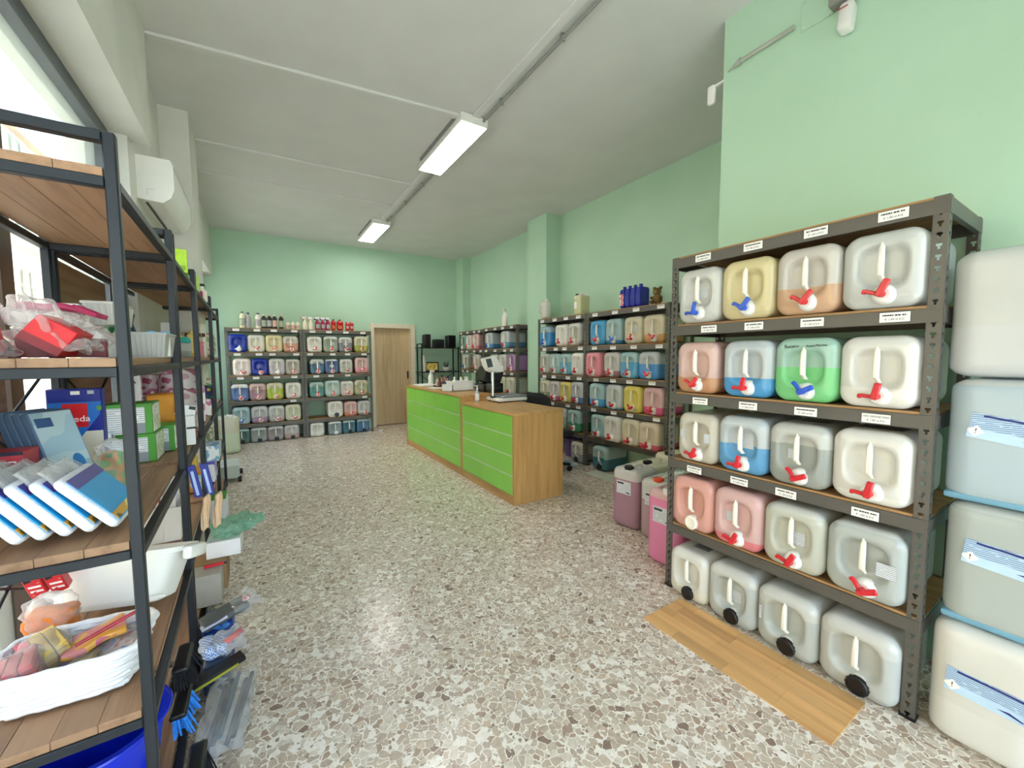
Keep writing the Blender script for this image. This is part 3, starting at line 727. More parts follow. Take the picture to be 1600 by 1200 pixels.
    canrow(u, 3, .321, F, 0, [(-.292, 'teal', '#a9c6cc', .7, 'blue', 'pale blue', .94), (-.023, 'clear', '#a082a4', .38, 'pale', 'lavender, mauve at bottom,', .93), (.215, 'clear', '#b5b2ac', .42, 'pale', 'clear, grey at bottom,', .92), (.47, 'cream', '#d9dcc2', .8, 'pale', 'greenish cream', .93)], False, g, 'x')
    canrow(u, 4, 0, F, 0, [(-.33, 'teal', '#4f7a6e', .85, 'black', 'dark green', .88), (-.074, 'clear', '#9fa5a0', .85, 'black', 'grey', .92), (.194, 'clear', '#a5979a', .85, 'black', 'mauve-grey', .93), (.433, 'clear', '#bf9f96', .4, 'black', 'dusty pink', .9)], False, g, 'x')
    u = 'rack beside door'; g = 'jerrycans on the back rack beside the door'
    canrow(u, 0, 1.511, F, 0, [(.845, 'white', '#f2f0e8', .5, 'red', 'white', .92), (1.111, 'clear', '#9fae9c', .82, 'red', 'grey-green', .95, (('front', .02, .16, 1, 1),)), (1.361, 'clear', '#7d7f88', .62, 'red', 'half slate-grey', .92, (('front', .0, .16, 1, 1),)), (1.64, 'cream', '#a9ae2a', .42, 'yellow', 'olive-yellow bottomed', .98)], False, g, 'x')
    canrow(u, 1, 1.121, F, 0, [(.877, 'clear', '#2c6a94', .70, 'pale', 'steel-blue filled', .88), (1.114, 'clear', '#2a5f9e', .88, 'pale', 'denim-blue filled', .88, (('front', .0, .16, 1, 1),)), (1.359, 'clear', '#c3ccc4', .5, 'red', 'clear', .87), (1.64, 'pinkish', '#eaa4b2', .35, 'red', 'pale pink', .96)], False, g, 'x')
    canrow(u, 2, .706, F, 0, [(.859, 'teal', '#4d9692', .68, 'pale', 'teal-filled', .91), (1.117, 'teal', '#bcd4d2', .5, 'red', 'pale aqua', .97, (), .03), (1.36, 'white', '#eedfd8', .6, 'red', 'pinkish white', .9), (1.617, 'cream', '#b7bd92', .7, 'pale', 'sage-green', .94, (('front', .0, .16, 1, 1),))], False, g, 'x')
    canrow(u, 3, .321, F, 0, [(1.154, 'white', '#f6f5ee', .5, 'black', 'bright white', .98), (1.429, 'pinkish', '#e08a62', .30, 'pale', 'peach, orange at bottom,', .9), (1.675, 'clear', '#8d94a4', .2, 'pale', 'bluish grey', .9)], False, g, 'x')
    canrow(u, 4, 0, F, 0, [(.839, 'white', '#f3f2ea', .5, 'wcap', 'white', .9), (1.135, 'clear', '#8fa6b2', .85, 'wcap', 'slate-blue', .9), (1.378, 'teal', '#31748c', .85, 'black', 'teal-blue', .87), (1.629, 'teal', '#3a78b0', .85, 'black', 'blue', .9)], False, g, 'x')
all_cans()

# ------------------------------------------------------------------ upright cans: stack beside the near rack, group on the floor
def big_label(parent, x, y, z, w, h, tilt, title=True, diamond=True):
    """pale blue product label on a -x facing side; local frame of the can (before its turn) has that side at -y"""
    m = TR(x, y, z, 0, tilt, 0)
    g = G().box(-w/2, -.0012, -h/2, w/2, .0, h/2, 0, m); p = g.build('product_label', STICKB, parent, smooth=False, label='pale blue printed label')
    G().box(-w*.36, -.002, h*.38, w*.46, -.0012, h*.46, 0, m).build('title_line', NAVY, p, smooth=False)
    G().box(-w/2, -.0016, -h/2, w/2, -.0011, -h*.12, 0, m).build('plain_band', pm('label_blue', '#bcd8f2', .5), p, smooth=False)
    if diamond:
        mm = m @ TR(-w*.40, 0, -h*.22)
        G().box(-.014, -.0026, -.014, .014, -.0016, .014, 0, mm @ TR(0, 0, 0, 0, PI/4, 0)).build('hazard_diamond', PAPER, p, smooth=False)
        text('!', .026, INK, p, mm @ TR(0, -.0028, 0) @ FRONT)
    g = G().prism([(.16*w, -.30*h), (.30*w, -.24*h), (.47*w, -.36*h), (.46*w, -.40*h), (.3*w, -.33*h)], -.0026, -.0016, m)
    g.build('emblem', NAVY, p, smooth=False)
def upright_cans():
    grp = 'big jerrycans stacked at the near rack'
    spec = [(0, 'white', '#eeede8', .35, 'white jerrycan at the foot of the tall stack', .448, True), (.452, 'clear', '#b9c3c2', .95, 'grey-blue jerrycan with smudges, second from the floor in the stack', .445, True),
            (.90, 'clear', '#b7cbd8', .95, 'pale blue jerrycan, third from the floor in the stack', .445, True), (1.348, 'clear', '#d6d9dc', .4, 'unlabelled whitish jerrycan on top of the tall stack', .452, False)]
    for i, (z, pl, liq, lv, lab, h, lb) in enumerate(spec):
        k = (h-.002)/CD; kw = (.285/CW)
        x0 = (2.10, 2.13, 2.135, 2.14)[i]; yc = (.245, .235, .25, .262)[i]
        t = can(lab, (x0+.15, yc, z), RZ, pl, liq, lv, 'none', sz=(kw, 1.0, k), up=True, group=grp)
        if lb:
            big_label(t, (-.0, .005, .01)[i], -.1525, .26 if i else .235, .175, .085, (.06, .10, .16)[i] if i else .05, diamond=True)
        if i in (1, 2):
            G().rbox(.256, .296, .028, .012, 8, TR(0, 0, .001)).build('base_band', pm('blue_base_tint', '#6fa3c0', .35), t)
    g2 = 'jerrycans standing on the floor behind the near rack'
    def floorcan(lab, x, y, rz, pl, liq, lv, cl, lb, s=(1, 1, 1), mark=None):
        t = can(lab, (x, y, 0), rz, pl, liq, lv, cl, sz=s, up=True, group=g2)
        if lb:
            p = G().box(-.07, -.1530, .25, .07, -.1512, .34).build('product_label', STICK, t, smooth=False, label='white printed label')
            G().box(-.06, -.1538, .318, .0, -.1530, .330).build('title_line', INK, p, smooth=False)
            G().prism([(.02, .262), (.04, .270), (.062, .260), (.06, .256)], -.1538, -.1530).build('emblem', NAVY, p, smooth=False)
        return t
    floorcan('jerrycan of mauve liquid with black cap and white label, on the floor', 2.66, 2.28, RZ+.10, 'clear', '#a9748e', .82, 'black', True, (1, 1, 1.16))
    floorcan('jerrycan of dusty mauve liquid with orange cap, between mauve and pink ones', 2.66, 1.985, RZ+.06, 'clear', '#b3929c', .66, 'orange', True, (1, 1, 1.1))
    floorcan('hot pink jerrycan standing on the floor at the rack foot', 2.40, 1.70, RZ+.04, 'pinkish', '#f087bd', .90, 'wcap', True, (1.02, .98, 1.2))
    floorcan('greenish white jerrycan with black cap, behind the mauve one', 2.98, 2.34, RZ-.05, 'cream', '#d3dcc4', .7, 'black', False, (1, 1, 1.12))
    floorcan('greenish white jerrycan at the wall, rearmost of the floor group', 3.30, 2.36, RZ, 'cream', '#dbe0cc', .7, 'black', False, (1, 1, 1.2))
    floorcan('teal-white jerrycan behind the orange-capped one', 2.98, 2.03, RZ, 'teal', '#bcd3c8', .7, 'wcap', False, (1, 1, 1.06))
    floorcan('pale green jerrycan on the floor at the left end of the back rack', -.43, 7.30, .15, 'cream', '#dbe6c8', .55, 'wcap', False, (1, .95, 1.3))
upright_cans()

# ------------------------------------------------------------------ wooden board on the floor
def floor_board():
    t = thing('laminate_board', 'long oak laminate board lying on the floor before the near rack', 'board', (0, 0, 0))
    x0, x1, y0, y1 = 1.718, 2.045, .545, 1.395
    r = random.Random(3); n = 5
    for i in range(n):
        a = x0+(x1-x0)*i/n; b = x0+(x1-x0)*(i+1)/n; y = y0; k = 0
        while y < y1-.001:
            l = r.uniform(.16, .32); e = min(y1, y+l)
            if y1-e < .06: e = y1
            G().box(a+.0004, y+.0004, .0, b-.0004, e-.0004, .007+.0006*r.random()).build('strip', LAM, t, smooth=False); y = e
floor_board()

# ------------------------------------------------------------------ counter
def counter():
    def unit(lab, y0, y1, z, depth, nm):
        t = thing('counter_unit', lab, 'counter', (2.003, y0, 0)); L = y1-y0
        G().box(.012, .03, .03, depth, L-.03, z-.03).build('carcass', OAKC, t, smooth=False)
        G().box(0, 0, 0, depth+.0, .028, z-.028, .001).build('end_panel', OAKC, t)
        G().box(0, L-.028, 0, depth, L, z-.028, .001).build('end_panel', OAKC, t)
        G().box(-.004, -.004, z-.028, depth+.01, L+.004, z, .002).build('worktop', OAKT, t)
        G().box(.004, .028, 0, .03, L-.028, .085).build('plinth', OAKT, t)
        zs = .09; ze = z-.034; h = (ze-zs-.03)/4
        for i in range(4):
            a = zs+i*(h+.01)
            G().box(.001, .031, a, .02, L-.031, a+h, .0015).build('front_panel', GREEN, t, label='glossy lime green panel')
            if i < 3: G().box(.003, .031, a+h+.001, .02, L-.031, a+h+.009).build('trim_strip', ALU, t, smooth=False, label='pale metal strip')
        return t
    unit('lower oak counter with lime green front, near end', 3.16, 4.325, .893, .597, 'low')
    unit('taller oak counter with lime green front, far end', 4.33, 6.42, .97, .60, 'high')
counter()

# ------------------------------------------------------------------ things on and behind the counter
def bottle(g, prof, n=16, m=None): return g.lathe(prof, n, m)
def counter_things():
    Z1, Z2 = .893, .97
    # shop scale
    t = thing('weighing_scale', 'white shop scale with display head on a chrome pole, on the low counter', 'scale', (2.50, 4.10, Z1), 0)
    G().box(-.20, -.15, .012, .20, .15, .052, .01, seg=2).build('base', WHITEP, t)
    for x in (-.17, .17):
        for y in (-.12, .12): G().lathe([(.014, 0), (.018, .014)], 12, TR(x, y, 0)).build('foot', BLACKP, t)
    G().box(-.15, -.145, .056, .20, .145, .075, .006).build('weighing_plate', pm('grey_pan', '#8f979d', .35, .05, 6, metal=.4), t)
    G().box(-.215, -.03, .05, -.165, .03, .07, .004).build('pole_mount', BLACKP, t)
    G().cyl((-.19, 0, .06), (-.19, 0, .36), .019, n=16).build('pole', pm('chrome', '#c9ccd0', .15, .03, 5, metal=.9), t)
    hd = TR(-.205, -.02, .33, -.22, -.12, .25)
    prof = [(-.10, .20), (.085, .20), (.11, .15), (.13, .08), (.16, .0), (.10, .005), (-.02, .03), (-.07, .06), (-.095, .12)]
    h = G().prism(prof, -.035, .03, hd).build('display_head', WHITEP, t)
    G().box(-.075, -.041, .085, .0, -.034, .175, .003, hd).build('screen', pm('lcd_screen', '#4f5a58', .2), h)
    G().box(-.08, -.038, .08, .005, -.0345, .18, .002, hd).build('bezel', BLACKP, h)
    # sanitiser bottle
    t = thing('sanitizer_bottle', 'small clear pump bottle with white label on the low counter', 'bottle', (2.22, 4.405, Z1))
    t.location = (2.20, 4.29, Z1)
    G().lathe([(.024, 0), (.026, .006), (.026, .10), (.022, .115), (.012, .125), (.012, .14)], 18).build('bottle_body', canmat('clear_pet', '#d9dfe0', .15, 0, .4), t, color=(.6, .65, .66, .08))
    G().lathe([(.0266, .01), (.0266, .09)], 18, cap=False).build('label_wrap', PAPER, t)
    G().lathe([(.013, .14), (.013, .155), (.005, .16), (.005, .178)], 12).box(-.03, -.006, .176, .01, .006, .186).build('pump', WHITEP, t)
    # small white box, white basket with bottles
    t = thing('white_tub', 'small square white tub at the counter edge', 'tub', (2.085, 4.93, Z2))
    G().rbox(.10, .11, .085, .012, 8).build('tub_body', WHITEP, t); G().rbox(.106, .116, .012, .005, 6, TR(0, 0, .08)).build('lid', WHITEP, t)
    t = thing('white_basket', 'white plastic basket full of samples on the tall counter', 'basket', (2.29, 4.97, Z2+.0005))
    g = G()
    for a, b, cc, d in ((-.15, -.11, .15, -.104), (-.15, .104, .15, .11), (-.15, -.11, -.144, .11), (.144, -.11, .15, .11)):
        g.box(a, b, 0, cc, d, .12)
    g.box(-.15, -.11, 0, .15, .11, .008); g.build('basket_body', WHITEP, t, smooth=False)
    def hoop(w, d, z0, z1, th): return G().box(-w, -d, z0, w, -d+th, z1).box(-w, d-th, z0, w, d, z1).box(-w, -d+th, z0, -w+th, d-th, z1).box(w-th, -d+th, z0, w, d-th, z1)
    for z in (.03, .06, .09): hoop(.153, .113, z, z+.006, .003).build('rib', WHITEP, t, smooth=False)
    hoop(.158, .118, .115, .127, .014).build('rim', WHITEP, t, smooth=False)
    for i, (x, y, s) in enumerate(((-.10, -.05, 1), (-.06, .05, .9), (-.02, -.06, .8), (.04, .04, 1.05), (.09, -.04, .9), (.11, .06, .85))):
        b = thing('sample_bottle', f'small {["white", "pale yellow", "white", "cream", "pale yellow", "white"][i]} sample bottle in the white basket, number {["one", "two", "three", "four", "five", "six"][i]} from the shop end', 'bottle', (2.29+x, 4.97+y, Z2+.0105), group='samples in the white basket')
        G().lathe([(.03*s, 0), (.033*s, .01), (.033*s, .10), (.024*s, .125), (.011, .135), (.011, .15)], 14).build('bottle_body', WHITEP if i % 2 == 0 else IVORY, b)
        G().lathe([(.013, .15), (.013, .172)], 12).build('cap', WHITEP if i != 3 else pm('yellow_cap', '#d9c84a', .4), b)
    # paper tray and pens
    t = thing('paper_tray', 'white paper sheets in a flat tray on the tall counter', 'papers', (2.22, 6.1, Z2))
    G().box(-.14, -.19, 0, .14, .19, .012, .003).build('tray', WHITEP, t); G().box(-.13, -.18, .012, .13, .18, .02, 0, TR(rz=.1)).build('sheet', PAPER, t, smooth=False)
    t = thing('paper_sheet', 'single white sheet lying on the tall counter', 'paper', (2.18, 5.55, Z2)); G().box(-.10, -.14, 0, .10, .14, .002).build('sheet', PAPER, t, smooth=False)
    t = thing('wooden_tray', 'brown round tray holding small jars on the tall counter', 'tray', (2.36, 5.72, Z2))
    G().lathe([(.13, 0), (.15, .004), (.155, .022), (.148, .022), (.14, .008), (0, .008)], 24).build('tray_body', pm('brown_tray', '#6b4430', .5, .15), t)
    jars = [(-.08, -.05, '#7a4a3a', .10, .03), (-.02, -.08, '#5a4a8a', .11, .026), (.05, -.05, '#b0744a', .13, .03), (.08, .03, '#8a5a4a', .12, .028), (.0, .05, '#c08a5a', .14, .028), (-.07, .05, '#d9d2c8', .12, .03)]
    for i, (x, y, h, ht, r) in enumerate(jars):
        j = thing('small_jar', f'{["rust", "violet", "copper", "maroon", "tan", "white"][i]} small scent bottle on the brown tray', 'bottle', (2.36+x, 5.72+y, Z2+.008), group='scent bottles on the brown tray')
        G().lathe([(r, 0), (r, ht*.7), (r*.5, ht*.8), (r*.45, ht)], 14).build('bottle_body', pm(f'jar_{i}', h, .25), j)
        G().lathe([(r*.55, ht), (r*.55, ht+.025)], 12).build('cap', pm('copper_cap', '#9a6a4a', .3, metal=.5) if i % 2 else BLACKP, j)
    t = thing('pen_cup', 'dark pen cup with pens on the tall counter', 'cup', (2.26, 5.32, Z2))
    G().lathe([(.035, 0), (.04, .005), (.042, .10), (.039, .10), (.036, .01)], 18).build('cup_body', pm('smoke_cup', '#4a4a52', .25), t)
    for i in range(7):
        a = i*.9; G().cyl((.018*math.cos(a), .018*math.sin(a), .01), (.036*math.cos(a), .036*math.sin(a), .16), .004, n=6).build('pen', [INK, BLUEP, REDP, WHITEP][i % 4], t)
    t = thing('spray_bottle', 'white spray bottle with red trigger on the tall counter', 'spray bottle', (2.36, 6.24, Z2))
    G().lathe([(.038, 0), (.042, .01), (.042, .12), (.03, .16), (.014, .19), (.014, .205)], 18).build('bottle_body', pm('speckled_white', '#e9e6e2', .35, .1, 60), t)
    G().box(-.016, -.014, .20, .06, .014, .235, .005).build('trigger_head', WHITEP, t); G().box(.035, -.006, .165, .045, .006, .205, .002, TR(0, 0, 0, 0, .1, 0)).build('trigger', REDP, t)
    # dark register and monitor behind
    t = thing('cash_register', 'black cash register with tilted screen at the tall counter', 'cash register', (2.53, 4.65, Z2+.001), -.1)
    G().box(-.11, -.16, 0, .11, .16, .10, .008).build('drawer_box', BLACKP, t)
    G().box(-.12, -.15, .0, .12, .15, .20, .01, TR(0, 0, .10, 0, .35, 0) @ TR(0, 0, 0)).build('screen_body', BLACKP, t)
    t = thing('receipt_printer', 'small black receipt printer beyond the scale pole', 'printer', (2.51, 4.41, Z2+.001), 0)
    G().box(-.09, -.07, 0, .09, .07, .12, .012, seg=2).build('printer_body', BLACKP, t); G().box(-.06, -.072, .06, .06, -.068, .066).build('paper_slot', pm('slot_grey', '#55565a', .4), t)
    # office chair
    t = thing('office_chair', 'black office chair with rounded back behind the low counter', 'chair', (3.0, 4.0, 0), PI/2)
    def bk(p): return Vector((0, -.10*(p.x/.24)**2, 0))
    G().rbox(.48, .07, .56, (.12, .034, .12), 12, TR(0, .16, .43, -.08), bk).build('backrest', pm('black_mesh', '#1b1c20', .8, .2, 60), t)
    G().rbox(.48, .46, .09, (.08, .08, .04), 10, TR(0, -.08, .42)).build('seat', MATS['black_mesh'], t)
    G().cyl((0, -.06, .08), (0, -.06, .43), .03, n=14).build('column', BLACKP, t)
    G().box(-.03, .10, .40, .03, .16, .62, .006).build('back_bracket', BLACKP, t)
    for i in range(5):
        a = 2*PI*i/5
        l = G().cbox(.14*math.cos(a), -.06+.14*math.sin(a), .085, .28, .05, .03, .008, (0, 0, a)).build('base_leg', BLACKP, t)
        G().cyl((.27*math.cos(a)-.02*math.sin(a), -.06+.27*math.sin(a)+.02*math.cos(a), .032), (.27*math.cos(a)+.02*math.sin(a), -.06+.27*math.sin(a)-.02*math.cos(a), .032), .032, n=14).build('caster', BLACKP, l)
counter_things()

def corner_rack():
    t = thing('black_wire_rack', 'thin black metal rack in the far corner', 'rack', (2.86, 8.05, 0))
    W, D = .82, .28; r = .011
    for x in (0, W):
        for y in (0, D): G().box(x-r, y-r, 0, x+r, y+r, 1.70 if x == 0 else 1.62).build('post', BLACKM, t, smooth=False)
    for z in (1.09, 1.60, .45):
        G().box(-.04, -.02, z, W+.04, D+.02, z+.018).build('shelf_board', BLACKM, t, smooth=False)
    G().box(-r, -r, 1.68, r, D+r, 1.70).build('side_bar', BLACKM, t, smooth=False)
    for a, b in (((0, .48), (W, 1.07)), ((W, .48), (0, 1.07))): G().cyl((a[0], D, a[1]), (b[0], D, b[1]), .006, n=8).build('brace', BLACKM, t)
    def blk(lab, x, w, h, d=.2):
        o = thing('black_box', lab, 'box', (2.86+x, 8.15, 1.620)); G().box(-w/2, -d/2, 0, w/2, d/2, h, .008).build('box_body', BLACKP, o)
        G().box(-w/2-.002, -d/2-.002, h*.72, w/2+.002, d/2+.002, h*.75).build('lid_seam', BLACKM, o, smooth=False)
    blk('tall narrow black box on the corner rack', .14, .12, .27); blk('low wide black box in the middle of the corner rack', .40, .20, .17); blk('wide black box at the corner rack end', .68, .17, .26)
    o = thing('picture_frame', 'small black frame with a yellow picture on the corner rack', 'picture frame', (3.12, 8.16, 1.112))
    m = TR(0, 0, 0, -.15)
    G().box(-.15, -.008, 0, .15, .008, .20, .003, m).build('frame', BLACKP, o); G().box(-.125, -.010, .025, .125, -.0075, .175, 0, m).build('picture', patches('yellow_print', ['#e8c85a', '#f2dc8a', '#e0a83a', '#6b5a2a'], 9), o, smooth=False)
    o = thing('white_bottle', 'slim white bottle on the corner rack', 'bottle', (2.93, 8.14, 1.110)); G().lathe([(.04, 0), (.045, .01), (.045, .20), (.03, .25), (.014, .28), (.014, .30)], 16).build('bottle_body', IVORY, o); G().lathe([(.018, .30), (.018, .34)], 12).build('cap', WHITEP, o)
    o = thing('potted_succulent', 'dark spiky plant in a white bowl on the corner rack', 'plant', (3.44, 8.15, 1.110)); G().lathe([(.04, 0), (.075, .03), (.09, .09), (.083, .09), (.07, .04), (0, .035)], 20).build('bowl', WHITEP, o)
    lf = pm('dark_leaf', '#2c4030', .5)
    for i in range(11):
        a = i*2.4; q = Vector((math.cos(a), math.sin(a), 0))*(.03+.008*(i % 4)); G().cyl((q.x*.4, q.y*.4, .05), (q.x*1.6, q.y*1.6, .19+.02*(i % 3)), .010, .001, n=6).build('leaf', lf, o)
corner_rack()

# ------------------------------------------------------------------ bottles on top of the racks
def rack_top_things():
    X = lambda px: (-.283+(px-371)*.0091)*1.02
    z = 1.912; Yb = 8.04
    def tall(name, lab, px, body, cap, h, r, lbl=None, grp=None, y=Yb):
        t = thing(name, lab, 'bottle', (X(px), y, z), group=grp)
        G().lathe([(r*.92, 0), (r, .008), (r, h*.72), (r*.8, h*.82), (r*.42, h*.88), (r*.42, h*.92)], 14).build('bottle_body', body, t)
        G().lathe([(r*.5, h*.92), (r*.5, h), (r*.3, h*1.01)], 12).build('cap', cap, t)
        if lbl: G().lathe([(r+.0008, h*.15), (r+.0008, h*.6)], 14, cap=False).build('label_wrap', lbl, t)
        return t
    dk = pm('dark_brown_plastic', '#2a2022', .35); cr = pm('cream_bottle', '#e8e4d0', .4); nb = pm('navy_cap', '#1a2558', .4); gc = pm('grey_green_cap', '#4a5a58', .4)
    lg = stripes('grey_label', '#c9cbd2', '#7d7a88', 60); lp = stripes('floral_label', '#c8ccc0', '#5d7a50', 40); lpk = stripes('pink_label', '#e4d6cc', '#b05a5a', 50)
    tall('detergent_bottle', 'cream bottle with green-grey cap, leftmost on the back rack', 380, cr, gc, .265, .040, lp)
    tall('detergent_bottle', 'grey-labelled bottle with navy cap, touching the cream bottle', 388.5, pm('grey_bottle', '#b7b4ba', .4), nb, .255, .042, lg, y=Yb+.02)
    tall('detergent_bottle', 'white bottle with navy cap beside the dark bottles', 403.5, WHITEP, nb, .255, .042, lg)
    names = ['first', 'second', 'third', 'fourth']; lbs = [lp, lg, lpk, lp]
    for i, px in enumerate((412.5, 421, 429.5, 440)):
        tall('dark_bottle', f'dark brown bottle with pale cap, {names[i]} of four on the back rack', px, dk, lpk if i % 2 else WHITEP, .235, .038, lbs[i], 'dark brown bottles')
    for i, px in enumerate((450.5, 459, 467)):
        tall('small_bottle', f'small cream bottle with red print, {names[i]} of three', px, cr, cr, .13, .034, lpk, 'small cream bottles')
    def spray(lab, px, body, head, trig, h, r, grp):
        t = thing('spray_bottle', lab, 'spray bottle', (X(px), Yb, z), group=grp)
        G().lathe([(r, 0), (r*1.02, .01), (r, h*.42), (r*.62, h*.6), (r*.42, h*.72), (r*.42, h*.78)], 14).build('bottle_body', body, t)
        G().box(-.045, -.015, h*.80, .03, .015, h*.97, .006).build('spray_head', head, t)
        G().box(-.05, -.006, h*.62, -.036, .006, h*.82, .003, TR(0, 0, 0, 0, .12, 0)).build('trigger', trig, t)
        G().box(-.06, -.009, h*.84, -.04, .009, h*.94, .003).build('nozzle', trig, t)
    for i, px in enumerate((479, 489)): spray(f'cream spray bottle with red and white trigger, {["left", "right"][i]} one of the pair', px, cr, WHITEP, REDP, .235, .040, 'cream spray bottles')
    mag = canmat('magenta_pet', '#c2355f', .2, .2, .2); red = canmat('red_pet', '#d21f26', .2, .2, .2)
    for i, px in enumerate((501, 510.5, 519.5)):
        t = thing('spray_bottle', f'magenta spray bottle with navy trigger, {names[i]} of three', 'spray bottle', (X(px), Yb, z), group='magenta spray bottles')
        b = G().lathe([(.038, 0), (.041, .01), (.040, .13), (.026, .16), (.014, .18), (.014, .19)], 14).build('bottle_body', mag, t, color=(*c('#b02456')[:3], .5))
        G().box(-.025, -.0425, .03, .025, -.039, .10).build('label_panel', lg, t, smooth=False)
        G().box(-.04, -.014, .19, .03, .014, .232, .006).build('spray_head', WHITEP if i else WHITEP, t); G().box(-.05, -.012, .175, -.01, .012, .205, .004).build('trigger', NAVY, t)
    for i, (px, w) in enumerate(((529.5, .085), (541.5, .115))):
        t = thing('refill_bottle', ['narrow red refill bottle with dark cap', 'wide red refill bottle with dark cap and white tag'][i], 'bottle', (X(px), Yb, z))
        G().rbox(w, .07, .18, (.03, .03, .05), 10).build('bottle_body', red, t, color=(*c('#c4161d')[:3], .5))
        G().lathe([(.016, .17), (.016, .205)], 12).build('cap', gc, t)
        G().box(-w*.3, -.0365, .03, w*.3, -.034, .09).build('label_panel', stripes('orange_label', '#e88a4a', '#c0302a', 40), t, smooth=False)
        if i: G().box(-.03, -.03, .12, .03, -.026, .165, .003, TR(0, 0, 0, -.2)).build('paper_tag', PAPER, t)
    for i, px in enumerate((555.5, 563.5)):
        t = thing('red_jug', f'small translucent red jug, {["left", "right"][i]} one next to the door frame', 'jug', (X(px), Yb, z)); 
        G().rbox(.068, .07, .15, (.02, .02, .03), 8).build('jug_body', red, t, color=(*c('#d0343a')[:3], .5)); G().lathe([(.012, .145), (.012, .165)], 10, TR(-.02, 0, 0)).build('cap', red, t, color=(*c('#d0343a')[:3], .5))
        G().box(-.02, -.0365, .04, .02, -.0345, .09).build('label_panel', lpk, t, smooth=False)
    # side racks
    t = thing('white_jug', 'translucent white jug with handle on top of the side rack', 'jug', (3.645, 4.855, 1.975), RZ)
    G().rbox(.16, .13, .27, (.05, .05, .06), 12).build('jug_body', PL['white'], t, color=(.8, .82, .76, .2))
    G().tube([(-.03, -.07, .20), (-.03, -.085, .17), (-.03, -.085, .10), (-.03, -.06, .07)], .011).build('handle', PL['white'], t, color=(.8, .82, .76, .0)); G().lathe([(.022, .265), (.022, .295)], 14, TR(.03, 0, 0)).build('cap', WHITEP, t)
    t = thing('yellow_canister', 'pale yellow canister with black cap on top of the rack', 'canister', (3.68, 4.10, 1.975), RZ)
    G().rbox(.14, .17, .26, (.02, .02, .03), 8).build('canister_body', PL['cream'], t, color=(*c('#dfe0b0')[:3], .24))
    G().lathe([(.02, .255), (.02, .28)], 12, TR(-.045, -.04, 0)).build('cap', BLACKP, t); G().tube([(-.01, -.02, .258), (.0, .0, .285), (.03, .03, .285), (.045, .05, .258)], .009).build('handle', PL['cream'], t)
    G().box(-.05, -.0865, .08, -.0, -.0845, .17).build('label_panel', PAPER, t, smooth=False)
    BL_ = pm('royal_blue_bottle', '#1b2ba0', .3, .05)
    for i in range(4):
        t = thing('blue_bottle', f'royal blue flat bottle, {names[i]} of four in a tight row', 'bottle', (3.665, 3.31-i*.078, 1.975), RZ, group='royal blue bottles')
        G().rbox(.074, .16, .22, (.018, .03, .03), 8).build('bottle_body', BL_, t); G().lathe([(.02, .21), (.02, .25)], 12, TR(0, -.03, 0)).build('cap', BL_, t)
        if i == 0: G().box(-.0385, -.07, .03, -.0365, .05, .17).build('label_panel', patches('detergent_print', ['#e8e8f2', '#c9cfe8', '#e06a6a', '#ffffff'], 14), t, smooth=False)
        G().box(-.030, -.083, .03, .030, -.0805, .16).build('front_label', patches('detergent_print', ['#e8e8f2'], 14) if i == 0 else BL_, t, smooth=False)
    t = thing('teddy_bear', 'small brown teddy bear sitting on the rack edge', 'teddy bear', (3.63, 2.85, 1.975), RZ+.2)
    fur = pm('brown_fur', '#7d6238', .95, .3, 50, bump=1); fur2 = pm('light_fur', '#a88a58', .95, .2, 50)
    sph = lambda r, x, y, z, sx=1, sy=1, sz=1: G().lathe([(r*math.sin(PI*i/10)*1.0, -r*math.cos(PI*i/10)) for i in range(11)], 14, TR(x, y, z, s=(sx, sy, sz)))
    sph(.052, 0, 0, .055, 1, .9, 1.1).build('torso', fur, t); hd = sph(.042, 0, -.01, .135, 1.05, .95, .95).build('head', fur, t)
    for s_ in (-1, 1):
        sph(.017, s_*.035, 0, .172).build('ear', fur, hd); sph(.02, s_*.05, -.03, .07, .8, 1.6, .8).build('arm', fur, t); sph(.024, s_*.035, -.055, .024, .9, 1.6, .9).build('leg', fur, t)
        sph(.005, s_*.016, -.047, .145).build('eye', BLACKP, hd)
    sph(.018, 0, -.045, .128).build('muzzle', fur2, hd)
    t = thing('white_bottle', 'white softener bottle with looped handle on the far side rack', 'bottle', (3.66, 6.06, 1.948), RZ)
    G().lathe([(.055, 0), (.065, .02), (.065, .13), (.045, .20), (.022, .24), (.02, .26)], 16, TR(s=(1, .7, 1))).build('bottle_body', WHITEP, t); G().lathe([(.022, .26), (.024, .30), (.01, .305)], 12).build('cap', WHITEP, t)
    G().tube([(.02, 0, .235), (.055, 0, .22), (.066, 0, .17), (.055, 0, .12)], .011).build('handle', WHITEP, t)
    t = thing('purple_bucket', 'purple plastic bucket on the floor under the rack', 'bucket', (3.78, 4.36, 0))
    G().lathe([(.11, 0), (.115, .005), (.14, .25), (.147, .255), (.147, .27), (.136, .27), (.11, .01), (0, .01)], 24).build('bucket_body', pm('purple_plastic', '#6a4f86', .35), t)
    G().tube([(.145*math.cos(a), .145*math.sin(a)*.3-.14, .25+.0*a) for a in [PI*i/10 for i in range(11)]], .004).build('bail', ALU, t)
    t = thing('floor_mat', 'pale green cardboard sheet under the rack by the teal jerrycan', 'mat', (3.46, 3.40, 0)); G().box(-.14, -.38, 0, .08, .22, .003).build('sheet', pm('pale_card', '#cdd2c0', .8), t, smooth=False)
    t = thing('floor_mat', 'blue and white paper sheet on the floor near the purple bucket', 'mat', (3.44, 4.08, 0)); G().box(-.10, -.16, 0, .10, .16, .003).build('sheet', patches('blue_white_paper', ['#dfe4e4', '#8fb8cc', '#e9ece8', '#a9c4c4'], 7), t, smooth=False)
